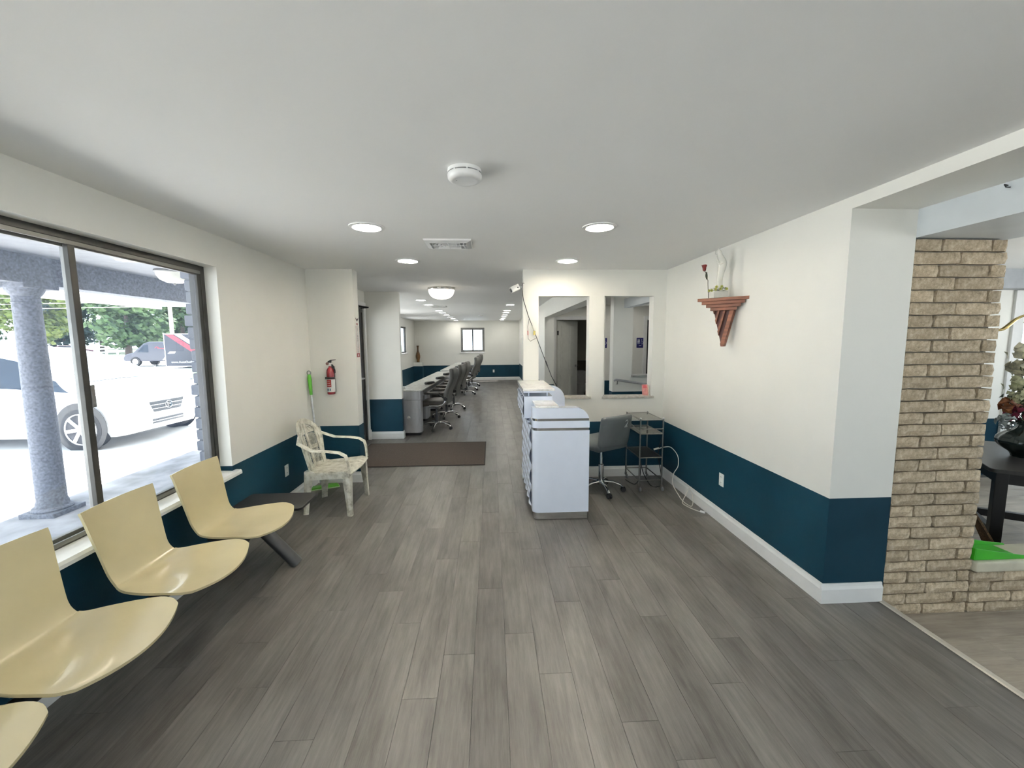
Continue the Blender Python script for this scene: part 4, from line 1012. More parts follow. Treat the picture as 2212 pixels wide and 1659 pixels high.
pearl = M('glazed_white_ceramic', (.74, .73, .66), .12, var=.03, coat=.6)
fg = thing('ceramic_figurine', 'glossy white ceramic hooded praying figurine standing among the flowers', 'statue', (1.930, 3.432, 2.041))
def fig(u, v):
    z = u*.362; a = 2*PI*v
    r = smooth_ip([.027, .025, .024, .0245, .026, .029, .033, .036, .036, .031, .024, .021, .0], u)
    lean = smooth_ip([0, -.001, -.003, -.003, -.001, .003, .008, .011, .010, .002, -.010, -.019, -.022], u)
    fold = 1+.07*math.sin(a*5+z*8)*max(0, 1-u*1.15)
    return (lean+r*.9*fold*math.cos(a), -lean*.35+r*fold*math.sin(a), z)
MB().sheet(fig, 56, 28).build('robe', pearl, fg, smooth=80)
MB().rbox(.022, .026, .036, .010, (-.034, .008, .322)).build('face', pearl, fg)
MB().tube([(-.018, -.004, .235), (-.034, .002, .262), (-.036, .004, .292)], [.011, .009, .005], 8).build('hands', pearl, fg)
MB().tube([(.0, -.034, .235), (-.016, -.022, .222), (-.026, -.004, .238)], [.013, .012, .010], 8).build('sleeve', pearl, fg)
rs = thing('artificial_rose', 'single dark red artificial rose with a leaf and curled stem', 'flower', (1.85, 3.475, 1.984))
MB().tube(bez([(1.858, 3.47, 1.99), (1.850, 3.475, 2.10), (1.842, 3.465, 2.14), (1.842, 3.49, 2.155), (1.842, 3.50, 2.20), (1.842, 3.525, 2.225)]), .0025, 6).build('stem', M('rose_stem', (.06, .045, .03), .6), rs, True)
MB().sheet(lambda u, v: (1.842+.01*math.sin(PI*v), 3.487+.018*math.sin(PI*u)*(v*2-1)+.012*u, 2.150+.062*u), 8, 4).build('leaf', M('rose_leaf', (.035, .05, .012), .5), rs, True, 60)
rm_ = M('rose_red', (.19, .012, .010), .55)
for k in range(7):
    a = 2*PI*k/7; rr = .016+.006*(k % 2)
    MB().sheet(lambda u, v: (1.842+rr*(.45+.65*u)*math.cos(a+(v-.5)*1.5), 3.530+rr*(.45+.65*u)*math.sin(a+(v-.5)*1.5), 2.228+.045*u+.004*math.sin(PI*v)), 5, 5).build('petal', rm_, rs, True, 60)
MB().lathe([(.0, -.012), (.012, -.008), (.015, .01), (.010, .034), (.0, .038)], (1.842, 3.530, 2.235), seg=12).build('bud', rm_, rs, True)

# ================================================================== HALL THINGS
navy = M('sign_navy', (.012, .012, .13), .4)
def restroom_sign(x, label):
    o = thing('restroom_sign', label, 'sign', (x, 9.6, 1.44))
    MB().prism([(p, q) for p, q in rrect(-.085, .085, 0, .235, .012)], 'y', -.006, 0).build('plate', navy, o, smooth=0)
    wi = M('sign_icon_white', (.75, .78, .8), .5)
    ic = MB()
    for (cx_, s) in ((-.052, 0), (-.022, 1)):
        ic.lathe([(.0, -.008), (.010, -.008), (.010, -.006)], (cx_, 0, .200), 'y', 12)
        ic.prism([(cx_-.013, .185), (cx_-.013, .135), (cx_-.008, .135), (cx_-.008, .09), (cx_+.008, .09), (cx_+.008, .135), (cx_+.013, .135), (cx_+.013, .185)] if s else [(cx_-.006, .185), (cx_-.017, .13), (cx_-.007, .13), (cx_-.007, .09), (cx_+.007, .09), (cx_+.007, .13), (cx_+.017, .13), (cx_+.006, .185)], 'y', -.008, -.006)
    ic.build('people_icon', wi, o, smooth=0)
    wch = MB(); cxx = .042
    wch.tube([(cxx+.024*math.cos(a), -.008, .113+.024*math.sin(a)) for a in [2.2+k*.36 for k in range(13)]], .004, 5)
    wch.tube([(cxx-.006, -.008, .185), (cxx-.006, -.008, .145), (cxx+.018, -.008, .143), (cxx+.030, -.008, .115), (cxx+.038, -.008, .118)], .004, 5)
    wch.lathe([(.0, -.009), (.008, -.009), (.008, -.006)], (cxx-.006, 0, .198), 'y', 10); wch.build('wheelchair_icon', wi, o, smooth=0)
    BX(-.03, .03, -.0075, -.006, .045, .058).build('braille_line', wi, o, smooth=0)
restroom_sign(2.645, 'navy restroom sign between the open white door and hall wall corner')
restroom_sign(3.525, 'navy restroom sign beside the dark doorway')
hr = thing('handrail', 'grey steel wall handrail sloping along the hall ramp wall', 'handrail', (2.6, 7.44, .8))
MB().tube([(2.27, 7.44, .885), (2.285, 7.42, .905), (3.6, 7.42, .70)], .022, 12).build('rail', M('rail_grey', (.42, .42, .44), .35, .6), hr, True)
for x in (2.32, 3.2): MB().tube([(x, 7.42, .90-(x-2.285)*.156), (x, 7.43, .83-(x-2.285)*.156), (x, 7.50, .81-(x-2.285)*.156)], .010, 8).build('bracket', chrome, hr, True)
br_ = thing('pink_brochure', 'pink printed brochure leaning at the corner of the stone sill', 'brochure', (1.855, 4.82, .975))
BX(-.04, .03, -.002, .002, 0, .13, mat=Matrix.Rotation(-.25, 4, 'X')).build('front_leaf', M('pink_paper', (.62, .28, .26), .7, var=.15, scale=30), br_, smooth=0)
BX(-.025, .018, -.0032, -.002, .085, .12, mat=Matrix.Rotation(-.25, 4, 'X')).build('printed_panel', M('pink_print', (.62, .12, .14), .7), br_, smooth=0)
BX(.03, .032, -.02, .03, 0, .12).build('back_leaf', M('cream_paper', (.7, .62, .5), .7), br_, smooth=0)
tl_ = thing('toilet', 'white toilet inside the dark restroom', 'toilet', (2.45, 11.2, 0))
MB().rbox(.40, .20, .36, .04, (.0, .27, .60)).build('tank', white_p, tl_)
MB().lathe([(.12, 0), (.11, .1), (.16, .28), (.20, .38), (.20, .41), (.14, .41), (.10, .30), (0, .25)], (0, 0, 0), seg=24).build('bowl', white_p, tl_)
MB().lathe([(.205, .41), (.21, .42), (.21, .44), (.0, .445)], (0, 0, 0), seg=24).build('seat_lid', white_p, tl_)

# ================================================================== SIDE ROOM
ebony = M('ebony_wood', (.010, .009, .009), .4)
walnut = M('grey_walnut', (.045, .040, .037), .4, var=.15, stretch=(1, 8, 1))
def far_(p, k=1.122): return (p[0]*k, p[1]*k, CAM_H+(p[2]-CAM_H)*k)
tb = thing('dark_table', 'black dining table with a dark wood top behind the brick pillar', 'table', (4.42, 3.0, SZ), math.radians(-35.1))
MB().prism(rrect(-.42, .42, -.47, .75, .04), 'z', .725, .755).build('table_top', walnut, tb, smooth=30, bevel=.004)
ap2 = MB(); ap2.box(-.36, .36, -.40, -.375, .63, .725); ap2.box(-.36, .36, .655, .68, .63, .725); ap2.box(-.36, -.335, -.40, .68, .63, .725); ap2.box(.335, .36, -.40, .68, .63, .725)
ap2.build('apron', ebony, tb, smooth=0)
for (x, y) in ((-.34, -.38), (.34, -.38), (-.34, .66), (.34, .66)): BX(x-.035, x+.035, y-.035, y+.035, 0, .725).build('leg', ebony, tb, smooth=0, bevel=.004)
BX(-.34, .34, .12, .16, .20, .26).build('stretcher', ebony, tb, smooth=0); BX(-.36, -.32, -.38, .66, .20, .26).build('stretcher', ebony, tb, smooth=0); BX(.32, .36, -.38, .66, .20, .26).build('stretcher', ebony, tb, smooth=0)
fv = thing('ribbed_vase', 'dark green ribbed round vase holding artificial flowers on the black table', 'vase', (4.45, 3.13, SZ+.755))
MB().sheet(lambda u, v: ((lambda r, a: (r*(1+.05*math.cos(a*9))*math.cos(a), r*(1+.05*math.cos(a*9))*math.sin(a), .31*u))(smooth_ip([.075, .09, .135, .165, .17, .155, .115, .07, .06, .075], u), 2*PI*v)), 24, 72).build('body', M('green_black_glaze', (.012, .02, .016), .2, coat=.5), fv, smooth=60)
MB().lathe([(.065, 0), (.07, .004), (.07, .012), (.06, .016)], seg=24).build('foot', black, fv)
fa = thing('flower_arrangement', 'tall artificial bouquet of cream, crimson and silver blooms in the ribbed vase', 'flowers', (4.45, 3.13, .90))
SV = Vector((4.45, 3.13, .90))
def flower_spray(name, label, c, r, n, col, size):
    c = Vector(far_(c)); r *= 1.12; size *= 1.12; mb = MB(); rr = random.Random(n)
    for k in range(n):
        d = Vector((rr.gauss(0, 1), rr.gauss(0, 1), rr.gauss(0, 1))).normalized(); p = c+d*r*rr.uniform(.35, 1)
        a = d.cross(Vector((.3, .5, .8))).normalized()*size; b = d.cross(a).normalized()*size
        mb.add([p-a, p-b+d*size*.4, p+a, p+b+d*size*.4], [(0, 1, 2, 3)])
    f = mb.build(name, M('petal_%s' % name, col, .6, var=.25, scale=25), fa, True, 0, label=label)
    MB().tube([c, c*.5+SV*.5+Vector((0, 0, .01)), SV], .004, 5).build('stem', M('flower_stem', (.05, .08, .03), .6), f, True)
flower_spray('cream_lily', 'large cream white bloom at the top', (4.00, 2.90, 1.53), .075, 26, (.74, .70, .52), .035)
flower_spray('cream_tulip', 'wide cream bloom below the topmost one', (3.97, 2.88, 1.42), .085, 28, (.72, .68, .50), .038)
flower_spray('pale_bud', 'pale green pointed bud', (3.97, 2.88, 1.29), .075, 26, (.50, .50, .30), .030)
flower_spray('berry_cluster', 'cluster of cream berries', (3.96, 2.86, 1.20), .075, 40, (.56, .55, .34), .018)
flower_spray('autumn_leaf', 'rust orange autumn leaves', (3.89, 2.87, 1.13), .055, 14, (.26, .085, .025), .034)
flower_spray('crimson_bloom', 'crimson feathery bloom', (3.96, 2.85, 1.07), .09, 80, (.24, .018, .05), .018)
flower_spray('silver_foliage', 'silvery grey foliage', (3.89, 2.86, 1.01), .075, 80, (.34, .38, .36), .016)
flower_spray('dark_fern', 'dark green fern at the back', (4.07, 2.90, 1.15), .12, 90, (.04, .06, .03), .03)

brass = M('brass', (.72, .56, .24), .22, 1)
ch = thing('chandelier', 'brass chandelier with curved arms hanging in the side room', 'chandelier', (4.84, 3.43, H))
MB().tube([(0, 0, 0), (0, 0, -.35)], .010, 8).build('rod', brass, ch); MB().lathe([(.06, 0), (.055, -.02), (.01, -.035)], seg=20).build('canopy', brass, ch)
MB().lathe([(.012, -.35), (.03, -.40), (.05, -.47), (.035, -.54), (.055, -.60), (.05, -.66), (.015, -.71), (.0, -.73)], seg=24).build('body', brass, ch)
bulb_m = emit_mat('candle_bulb', (1, .93, .8), 14)
for k in range(6):
    a = 2*PI*k/6+2.85; d = Vector((math.cos(a), math.sin(a), 0))
    arm = MB().tube(bez([d*.04+Vector((0, 0, -.58)), d*.14+Vector((0, 0, -.63)), d*.24+Vector((0, 0, -.73)), d*.36+Vector((0, 0, -.72)), d*.41+Vector((0, 0, -.66))]), .008, 8).build('arm', brass, ch)
    MB().lathe([(.01, 0), (.035, .006), (.03, .012), (.012, .014)], tuple(d*.41+Vector((0, 0, -.665))), seg=14).build('drip_cup', brass, arm)
    MB().lathe([(.011, .012), (.011, .09)], tuple(d*.41+Vector((0, 0, -.665))), seg=10).build('candle', M('candle_sleeve', (.8, .76, .62), .5), arm)
    MB().lathe([(.008, .09), (.016, .11), (.014, .135), (.0, .165)], tuple(d*.41+Vector((0, 0, -.665))), seg=12).build('bulb', bulb_m, arm)
gp = M('bright_green_plastic', (.05, .46, .02), .35)
dp = thing('dustpan', 'bright green plastic dustpan lying on the hearth cap', 'dustpan', (3.4, 2.40, SZ+.347))
DP = Matrix.Translation((3.178, 2.405, SZ+.349))
MB().box(-.13, .20, -.085, .085, 0, .005, mat=DP).build('pan_floor', gp, dp, True, 0)
MB().prism([(-.13, 0), (.30, 0), (.285, .012), (.20, .022), (.02, .052), (-.13, .078)], 'y', -.09, -.083, mat=DP).build('side_wall', gp, dp, True, 0, .002)
MB().prism([(-.13, 0), (.30, 0), (.285, .012), (.20, .022), (.02, .052), (-.13, .078)], 'y', .083, .09, mat=DP).build('side_wall', gp, dp, True, 0, .002)
MB().box(-.137, -.13, -.09, .09, 0, .078, mat=DP).build('back_wall', gp, dp, True, 0, .002)
bm_ = thing('straw_broom', 'brown straw broom leaning behind the pillar next to dustpan', 'broom', (3.5, 2.66, SZ))
MB().sheet(lambda u, v: (3.28+.33*u+.02*(v-.5), 2.62+.06*(v-.5)*2*(.4+.6*u), .53-.46*u**1.2+.03*math.sin(PI*v)), 14, 10, .012).build('bristles', M('straw_brown', (.17, .10, .05), .8, var=.5, scale=80, stretch=(1, 8, 1)), bm_, True, 60)
MB().tube([(3.31, 2.62, .50), (3.16, 2.71, 1.1), (3.08, 2.74, 1.4)], .012, 8).build('handle', M('broom_handle', (.08, .12, .10), .4), bm_, True)
hk = thing('beam_hook', 'small dark hook screwed into the pale beam', 'hook', (2.44, 1.90, 2.355))
MB().tube([(0, 0, 0), (-.018, .0, .003), (-.024, -.012, -.012), (-.014, -.022, -.016)], .003, 6).build('hook', black, hk)

# ================================================================== OUTSIDE
GZ = -.12
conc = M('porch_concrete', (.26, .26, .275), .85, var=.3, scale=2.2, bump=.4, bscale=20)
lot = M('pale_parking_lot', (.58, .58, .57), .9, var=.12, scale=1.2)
grass_m = M('lawn', (.030, .060, .026), .9, var=.3, scale=9)
stucco = M('grey_stucco', (.15, .162, .195), .85, var=.22, scale=45, bump=.3, bscale=40)
struct(BX(-120, -5.05, -30, 130, GZ-.12, GZ-.02).build('ground', lot, smooth=0), 'pale sunlit parking lot and road')
struct(BX(-5.05, 60, -60, -3.7, GZ-.12, GZ-.02).build('ground_back', lot, smooth=0), 'pale paving behind the building')
struct(BX(7.7, 60, -3.7, 40, GZ-.12, GZ-.02).build('ground_side', lot, smooth=0), 'pale paving beside the building')
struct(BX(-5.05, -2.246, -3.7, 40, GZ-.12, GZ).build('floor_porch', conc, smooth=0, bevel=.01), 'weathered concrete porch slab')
struct(MB().prism([(-14.5, 20.6), (-8, 19.5), (-8, 29.5), (-19.5, 29.5), (-21.5, 27.2), (-19.5, 24.5)], 'z', GZ-.03, GZ-.012).build('lawn_1', grass_m, smooth=0), 'strip of lawn before the black trailer')
struct(MB().prism([(-21.6, 31.0), (-8, 30.6), (-8, 36), (-29, 37.5)], 'z', GZ-.03, GZ-.013).build('lawn_2', grass_m, smooth=0), 'lawn behind the dark van')
struct(BX(-140, -10, 58, 130, GZ-.03, GZ+.02).build('lawn_3', grass_m, smooth=0), 'lawn under the far trees')
MB().tube([(-29, 37.6, GZ), (-21.5, 27.0, GZ), (-19.4, 24.3, GZ), (-14.4, 20.4, GZ)], .06, 6).build('kerb', M('dark_kerb', (.12, .13, .13), .8), smooth=30, kind='structure', label='dark kerb edging the lawn')
struct(BX(-5.6, -2.246, .5, 7.6, 2.50, 2.60).build('ceiling_porch', M('porch_soffit', (.26, .27, .29), .8, var=.05), smooth=0))
pbm = thing('porch_beam', 'grey stucco porch beam spanning the columns outside the window', 'beam', (-4.6, 5, 2.225))
BX(-4.72, -4.48, .5, 7.6, 2.225, 2.50).build('beam', stucco, pbm, True, 0)
BX(-5.75, -4.72, .5, 7.6, 2.27, 2.30).build('eave_soffit', M('white_siding', (.80, .80, .78), .6), pbm, True, 0)
BX(-5.78, -5.75, .5, 7.6, 2.22, 2.52).build('fascia', trim_m, pbm, True, 0)
for k in range(19): BX(-5.75, -4.72, .7+k*.36, .71+k*.36, 2.266, 2.27).build('soffit_seam', stucco, pbm, True, 0)
def column(y, label):
    c = thing('porch_column', label, 'column', (-4.6, y, GZ)); h = 2.225-GZ
    MB().lathe([(.128, .075), (.124, .12), (.114, .15), (.112, .9), (.100, h-.16), (.100, h-.12)], seg=32).build('shaft', stucco, c)
    MB().prism(rrect(-.17, .17, -.17, .17, .01, 2), 'z', 0, .045).build('plinth', stucco, c, smooth=0)
    MB().lathe([(.155, .045), (.16, .06), (.15, .078), (.128, .085)], seg=32).build('base_moulding', stucco, c)
    MB().lathe([(.103, h-.19), (.110, h-.183), (.103, h-.176)], seg=32).build('astragal', stucco, c)
    MB().lathe([(.10, h-.12), (.13, h-.08), (.142, h-.045)], seg=32).build('capital', stucco, c)
    MB().prism(rrect(-.165, .165, -.165, .165, .005, 2), 'z', h-.045, h).build('abacus', stucco, c, smooth=0)
column(4.38, 'round grey porch column standing outside the window')
prr = thing('stone_pier', 'grey stone pier on the outside wall beside the window edge', 'pier', (-2.42, 3.95, GZ))
BX(-2.60, -2.25, 3.76, 4.2, GZ, 2.5).build('core', stucco, prr, True, 0)
rq = random.Random(8); sm_ = M('grey_stone', (.13, .14, .165), .9, bump=.6, bscale=30)
for k in range(26):
    z = GZ+.002+k*.1; dd = rq.uniform(0, .022)
    MB().rbox(.30+dd, .06+dd, .092, .012, (-2.455-dd/2, 3.745-dd/2, z+.046), n=1).build('stone', sm_, prr, True)
    MB().rbox(.05+dd, .40, .092, .012, (-2.61-dd/2, 3.98, z+.046), n=1).build('stone', sm_, prr, True)
pll = thing('porch_light', 'frosted bowl light on the porch ceiling', 'ceiling light', (-3.81, 5.27, 2.5))
MB().lathe([(.0, 0), (.19, 0), (.195, -.02), (.18, -.03)], seg=32).build('rim', alu_l, pll)
MB().lathe([(.178, -.028), (.172, -.06), (.14, -.11), (.08, -.14), (.0, -.15)], seg=32).build('bowl', M('frosted_bowl', (.75, .74, .66), .3), pll)
MB().lathe([(.015, -.148), (.012, -.165), (.0, -.17)], seg=12).build('finial', alu_l, pll)

# ---- white minivan
vwhite = M('van_white', (.80, .81, .82), .25, var=.01, coat=.6); vglass = M('van_glass', (.02, .03, .045), .08, var=.1, spec=.25); tyre = M('tyre', (.02, .02, .022), .8); rimm = M('alloy', (.6, .6, .62), .3, .7)
ST = [(2.58, .26, .70, .76, .50, .42), (2.555, .22, .78, .85, .66, .56), (2.48, .20, .84, .91, .82, .70), (2.34, .18, .88, .96, .91, .80), (2.1, .18, .92, 1.04, .96, .84), (1.8, .18, .95, 1.12, .985, .86), (1.35, .18, .98, 1.36, .99, .81), (.85, .18, 1.0, 1.57, .995, .77), (.3, .18, 1.02, 1.69, 1.0, .75), (-.4, .18, 1.03, 1.72, 1.0, .75), (-1.5, .18, 1.04, 1.72, 1.0, .74), (-2.2, .2, 1.04, 1.66, .98, .72), (-2.5, .24, 1.02, 1.52, .93, .68), (-2.56, .3, .98, 1.30, .88, .66)]
def stn(x):
    for a, b in zip(ST, ST[1:]):
        if b[0] <= x <= a[0]:
            t = (a[0]-x)/(a[0]-b[0]); return [p+(q-p)*t for p, q in zip(a, b)]
    return list(ST[-1])
van = thing('white_minivan', 'white minivan parked facing the porch', 'car', (-8.72, 8.12, GZ-.02), math.radians(-2))
vb = MB(); rn = 14
for s_ in ST:
    x, zb, ze, zt_, w, wt = s_
    half = [(0, zb), (w*.9, zb), (w, zb+.10), (w*1.0, (zb+ze)/2), (w*.985, ze), (wt+(w-wt)*.12, zt_-.05), (wt*.8, zt_), (0, zt_+.015)]
    vb.v += [(x, y, z) for y, z in half]+[(x, -y, z) for y, z in half[-2:0:-1]]
for i in range(len(ST)-1):
    for k in range(rn): vb.f.append((i*rn+k, i*rn+(k+1) % rn, (i+1)*rn+(k+1) % rn, (i+1)*rn+k))
vb.f += [tuple(reversed(range(rn))), tuple((len(ST)-1)*rn+k for k in range(rn))]
vb.build('body', vwhite, van, smooth=35)
def vside(x, t, sgn, off=.008):
    _, zb, ze, zt_, w, wt = stn(x); y = w*.985+(wt+(w-wt)*.12-w*.985)*t; return Vector((x, sgn*(y+off), ze+(zt_-.05-ze)*t))
for sgn in (-1, 1):
    for (xa, xb, ta, tb_, xa2, xb2) in ((1.80, 1.40, .06, .70, 1.52, 1.34), (1.33, .30, .06, .92, .98, .30), (.22, -1.0, .06, .92, .22, -1.0), (-1.1, -2.25, .06, .9, -1.1, -2.15)):
        MB().sheet(lambda u, v: vside((xa+(xb-xa)*u)*(1-v)+(xa2+(xb2-xa2)*u)*v, ta+(tb_-ta)*v, sgn), 8, 6).build('side_window', vglass, van, smooth=60)
    for wx in (1.95, -1.38):
        wl = MB().lathe([(.20, -.10), (.335, -.10), (.35, -.06), (.35, .09), (.33, .10), (.25, .10)], (wx, sgn*.905, .35), 'y', 28).build('wheel', tyre, van)
        MB().lathe([(.0, sgn*.098), (.425, sgn*.098), (.425, sgn*.09)], (wx, sgn*.905, .37), 'y', 28).build('wheel_arch', black, van)
        MB().lathe([(.245, sgn*.106), (.25, sgn*.114), (.262, sgn*.116), (.266, sgn*.10)], (wx, sgn*.905, .35), 'y', 28, caps=False).build('rim_ring', rimm, wl)
        MB().lathe([(.0, sgn*.104), (.255, sgn*.104)], (wx, sgn*.905, .35), 'y', 28).build('rim_dish', M('rim_dark', (.06, .06, .07), .5), wl)
        for k in range(7):
            a = 2*PI*k/7+.3; BX(.04, .255, -.004, .012, -.028, .028, mat=Matrix.Translation((wx, sgn*1.012, .35)) @ Matrix.Rotation(a, 4, 'Y')).build('spoke', rimm, wl, smooth=0)
        MB().lathe([(.0, sgn*.128), (.05, sgn*.125), (.055, sgn*.11)], (wx, sgn*.905, .35), 'y', 16).build('hub_cap', rimm, wl)
    MB().rbox(.12, .20, .14, .05, (1.30, sgn*1.08, 1.06), n=1).build('mirror', vwhite, van)
    MB().sheet(lambda u, v: (2.50-.42*u, sgn*(stn(2.50-.42*u)[4]+.010-.02*v), .745+.05*u+(.10+.02*u)*v), 8, 4).build('headlight', M('headlight', (.50, .50, .48), .1, .3), van, smooth=60)
    BX(-1.0, 1.15, sgn*1.0-.006, sgn*1.0+.006, .20, .25).build('rocker_trim', trim_m, van, smooth=0)
    MB().lathe([(.0, .03), (.055, .03), (.06, .0)], (2.555, sgn*.56, .36), 'x', 16).build('fog_light', rimm, van)
MB().sheet(lambda u, v: (1.84-1.1*u, (v*2-1)*(.66-.06*u), stn(1.84-1.1*u)[3]+.010+.018*(1-min(1, abs(v*2-1)*(.66-.06*u)/(stn(1.84-1.1*u)[5]*.8)))), 12, 12).build('windshield', M('windshield_glass', (.10, .12, .14), .05, spec=.9, coat=1), van, smooth=60)
MB().sheet(lambda u, v: (2.590-.016*abs(u*2-1)**3, (u*2-1)*.47*(1-.22*(1-v)), .52+.19*v), 12, 3).build('grille', M('grille_dark', (.05, .055, .06), .4), van, smooth=60)
for k in range(2): MB().tube([(2.600-.016*abs(q)**3, q*(.37+.03*k), .58+.07*k) for q in [-1+i*.2 for i in range(11)]], .006, 6).build('grille_bar', chrome, van)
lg = MB()
for q in (-1, 1): lg.tube([(2.612, q*.030, .575), (2.612, q*.048, .68)], .007, 5)
lg.tube([(2.612, -.038, .624), (2.612, .038, .624)], .006, 5); lg.tube([(2.610, .078*math.cos(a), .625+.068*math.sin(a)) for a in [2*PI*k/16 for k in range(16)]], .004, 5, True)
lg.build('badge', chrome, van)
MB().sheet(lambda u, v: (2.590-.03*abs(u*2-1)**3, (u*2-1)*.52, .31+.085*v), 12, 3).build('lower_grille', M('grille_dark', (.05, .055, .06), .4), van, smooth=60)
MB().tube([(2.598-.03*abs(q)**3, q*.50, .352) for q in [-1+i*.2 for i in range(11)]], .009, 6).build('lower_bar', chrome, van)

# ---- dark van and black trailer
dkv = M('dark_blue_van', (.025, .028, .045), .3, coat=.3)
dv = thing('dark_van', 'dark navy work van with red and white stripes standing behind the trailer', 'van', (-24.6, 32.6, GZ), PI)
poly = [(2.45, .35), (2.47, .62), (2.35, .85), (1.75, 1.0), (.95, 1.68), (.55, 1.80), (-2.4, 1.80), (-2.5, 1.0), (-2.5, .35)]
vbd = MB().prism([(p, q) for p, q in poly], 'y', -.9, .9).build('body', dkv, dv, smooth=0, bevel=.06)
for sgn in (-1, 1):
    for wx in (1.6, -1.5):
        wl = MB().lathe([(.0, -.1), (.33, -.1), (.34, .1), (.0, .1)], (wx, sgn*.84, .34), 'y', 20).build('wheel', tyre, dv)
        MB().lathe([(.0, sgn*.11), (.20, sgn*.11), (.21, sgn*.09)], (wx, sgn*.84, .34), 'y', 16).build('rim', rimm, wl)
    MB().prism([(1.45, 1.02), (.93, 1.55), (.62, 1.60), (.62, 1.02)], 'y', sgn*.9-.006, sgn*.9+.006).build('side_window', vglass, dv, smooth=0)
    MB().prism([(-.55, .42), (-.85, .42), (-1.2, .95), (-1.0, .95)], 'y', sgn*.9-.008, sgn*.9+.008).build('red_stripe', M('stripe_red', (.45, .03, .05), .5), dv, smooth=0)
    MB().prism([(-.30, .42), (-.50, .42), (-1.05, 1.2), (-.9, 1.2)], 'y', sgn*.9-.008, sgn*.9+.008).build('white_stripe', M('stripe_white', (.7, .7, .72), .5), dv, smooth=0)
MB().tube([(.15, .912, 1.32), (.05, .912, 1.43), (-.12, .912, 1.40), (-.02, .912, 1.33), (-.5, .912, 1.30)], .018, 5).build('swoosh_logo', M('stripe_red', (.45, .03, .05), .5), dv)
tr = thing('black_trailer', 'black box trailer with red and white diagonal stripes and web address', 'trailer', (-19.6, 29.2, GZ))
BX(-2.55, 3.4, 0, 2.0, .12, 2.30).build('box', M('trailer_black', (.018, .022, .035), .4), tr, smooth=0)
frame(MB(), 'y', -.02, .0, -2.58, 3.42, .10, 2.34, .05).build('edge_trim', M('stripe_white', (.7, .7, .72), .5), tr, smooth=0)
MB().prism([(-2.45, 2.28), (-1.98, 2.28), (.9, .25), (.35, .25)], 'y', -.012, 0).build('red_stripe', M('stripe_red', (.45, .03, .05), .5), tr, smooth=0)
MB().prism([(-1.85, 2.28), (-1.42, 2.28), (1.4, .30), (1.0, .30)], 'y', -.012, 0).build('white_stripe', M('stripe_white', (.7, .7, .72), .5), tr, smooth=0)
text('web_address', 'www.AutoOutfitters.com', .21, M('stripe_white'), tr, (-2.2, -.02, .40), (PI/2, 0, 0), .004, 'LEFT')
MB().prism([(-2.4, .98), (-2.25, 1.12), (-1.85, 1.12), (-1.95, .99)], 'y', -.012, 0).build('small_logo', M('stripe_white'), tr, smooth=0)
for x in (.8, 1.6): MB().lathe([(.0, -.1), (.3, -.1), (.31, .1), (.0, .1)], (x, .12, .31), 'y', 18).build('wheel', tyre, tr)

# ---- far side of the road
fcar = thing('distant_car', 'small dark red car parked under the far trees', 'car', (-58.5, 60.5, GZ), math.radians(40))
MB().prism([(-2.2, .3), (2.2, .3), (2.25, .7), (1.3, .9), (.6, 1.35), (-1.0, 1.4), (-1.8, .95), (-2.2, .9)], 'y', -.85, .85).build('body', M('dark_red_paint', (.07, .02, .04), .3), fcar, smooth=0, bevel=.08)
MB().prism([(1.1, .93), (.55, 1.28), (-.95, 1.32), (-1.5, .95)], 'y', -.87, .87).build('side_window', vglass, fcar, smooth=0)
for x in (-1.4, 1.4): MB().lathe([(.0, -.9), (.32, -.9), (.32, .9), (.0, .9)], (x, 0, .32), 'y', 16).build('wheel', rimm, fcar)
fn_ = thing('rail_fence', 'white rail fence across the road', 'fence', (-53.6, 58.6, GZ), math.radians(40))
for k in range(2): BX(-.12+k*2.2, .12+k*2.2, -.1, .1, 0, 1.5).build('post', trim_m, fn_, smooth=0)
for z in (.35, .8, 1.25): BX(0, 2.2, -.04, .04, z, z+.16).build('rail', trim_m, fn_, smooth=0)
shd = thing('open_shelter', 'low open shelter with a pale roof across the road', 'shelter', (-54.5, 64.5, GZ), math.radians(40))
BX(-2.4, 2.4, -1.2, 1.2, 2.0, 2.25).build('roof', trim_m, shd, smooth=0)
for x in (-2.1, 0, 2.1): BX(x-.15, x+.15, -1.1, -.8, 0, 2.0).build('post', trim_m, shd, smooth=0)
bark = M('bark', (.09, .07, .055), .95, bump=.6, bscale=12)
def leaf_mat(name, a, b_):
    m, nt, bs = base(name); f = noise(nt, 1.3, 4, .7); nt.links.new(ramp(nt, f, ((.35, a), (.65, b_))), bs.inputs['Base Color']); bs.inputs['Roughness'].default_value = .7
    MATS[name] = m; return m
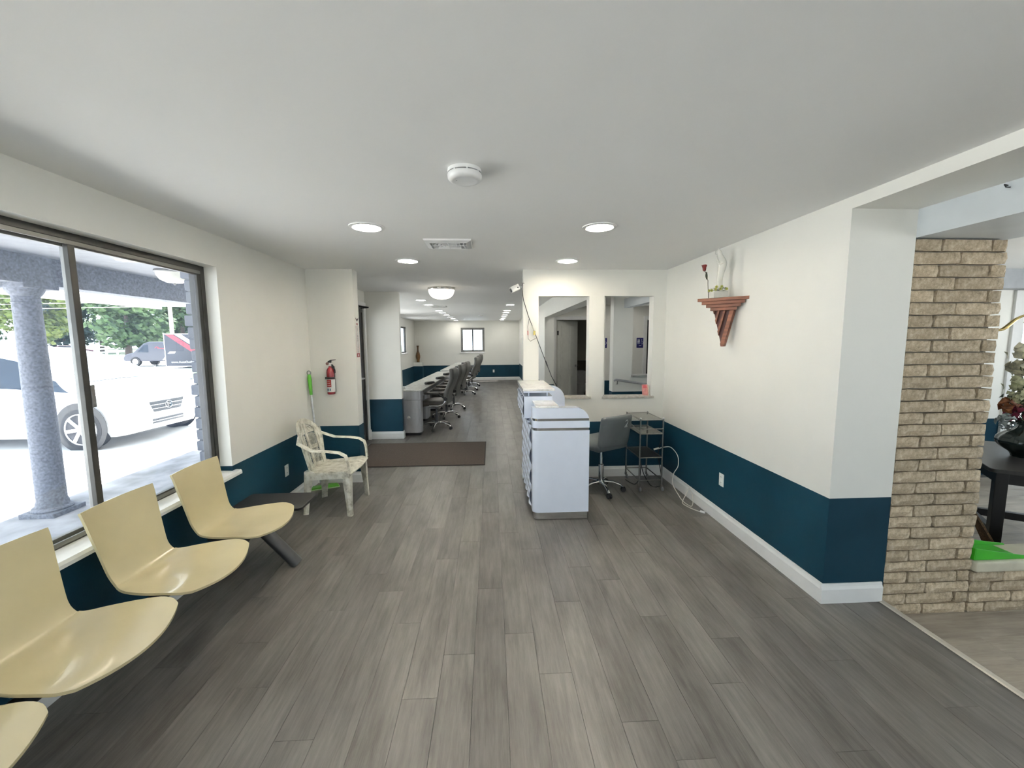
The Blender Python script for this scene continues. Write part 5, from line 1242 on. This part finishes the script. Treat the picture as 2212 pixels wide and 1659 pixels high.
def tree(loc, h, r, mat_, label, seed, n=5200, conifer=False, leaf=.33):
    t = thing('tree', label, 'tree', loc, 0); rr = random.Random(seed); mb = MB()
    lobes = []
    if conifer:
        for k in range(26):
            q = k/25; lobes.append((Vector((rr.uniform(-.3, .3), rr.uniform(-.3, .3), h*(.10+.88*q))), r*(1-q)*.95+.25, .28))
    else:
        for k in range(34):
            a = rr.uniform(0, 6.28); q = rr.random()**.5; z = rr.uniform(.22, .93); w = math.sin(PI*min(1, (z-.08)/.92))**.6
            lobes.append((Vector((math.cos(a)*q*r*w, math.sin(a)*q*r*w, h*z)), r*rr.uniform(.30, .46), .8))
    for k in range(n):
        c, lr, sq = lobes[rr.randrange(len(lobes))]; d = Vector((rr.gauss(0, 1), rr.gauss(0, 1), rr.gauss(0, 1))).normalized()
        p = c+Vector((d.x, d.y, d.z*sq))*lr*rr.uniform(.75, 1.05); s = leaf*rr.uniform(.6, 1.3)
        nn = (d+Vector((rr.uniform(-.7, .7), rr.uniform(-.7, .7), rr.uniform(-.3, .9)))).normalized(); a = nn.cross(Vector((.2, .3, 1))).normalized()*s; b = nn.cross(a).normalized()*s*.7
        mb.add([p-a, p-b, p+a, p+b], [(0, 1, 2, 3)])
    mb.build('crown', mat_, t, smooth=0, kind='stuff')
    MB().tube([(0, 0, 0), (.1, 0, h*.3), (0, .1, h*.75)], [.35, .25, .08], 8).build('trunk', bark, t)
g1 = leaf_mat('leaf_yellow_green', (.03, .06, .01), (.15, .19, .03)); g2 = leaf_mat('leaf_mid_green', (.015, .04, .012), (.07, .125, .035)); g3 = leaf_mat('leaf_dark', (.006, .018, .012), (.022, .045, .03)); g4 = leaf_mat('leaf_blue_green', (.008, .022, .02), (.03, .055, .05))
for i, (x, y, h, r, mt, lab, con) in enumerate((
        (-55.5, 52, 11, 4.3, g1, 'yellow green maple across the road nearest the porch column', 0), (-88, 90, 24, 5.0, g3, 'tall dark conifer behind the porch column', 1),
        (-65.5, 73, 15, 4.5, g4, 'blue green shade tree just beyond the window mullion', 0), (-42, 50, 9.5, 4.2, g2, 'bright leafy maple over the dark van', 0),
        (-65, 87, 18, 4.4, g3, 'dark dense tree between the bright maple and utility pole', 0), (-48, 67, 13, 4.2, g2, 'pale leafy tree over the black trailer', 0),
        (-83, 70, 14, 4.8, g2, 'broad green tree at the end of far tree line', 0), (-36, 62, 13, 4, g3, 'dark green tree behind the stone pier', 0),
        (-112, 112, 19, 5.4, g3, 'tall woodland tree farthest behind the conifer', 0), (-95, 112, 19, 5.4, g4, 'tall woodland tree farthest behind the blue green tree', 0), (-78, 112, 19, 5.4, g3, 'tall woodland tree farthest behind the dark van', 0))):
    tree((x, y, GZ), h, r, mt, lab, i+1, 5200, bool(con), leaf=.30 if y < 80 else .5)
pole = thing('utility_pole', 'weathered grey wooden utility pole across the road', 'pole', (-30.3, 41, GZ))
MB().tube([(0, 0, 0), (0, 0, 11)], [.19, .13], 10).build('post', M('pole_grey', (.34, .30, .26), .9, var=.2), pole)
BX(-1.1, 1.1, -.06, .06, 9.9, 10.1).build('crossarm', bark, pole, smooth=0)
for i, z in enumerate((4.75, 5.2, 5.75)):
    wv = thing('overhead_wire', 'thin overhead utility wire crossing before the far trees', 'wire', (-30.3, 40.8, z), 0, 'overhead wires')
    MB().tube([(-60, 0, .9), (-45, 0, .25), (-30, 0, .1), (-15, 0, 0), (0, 0, .25), (20, 0, -.3), (45, 0, .3)], .025, 5).build('strand', M('wire_grey', (.5, .5, .5), .6), wv)
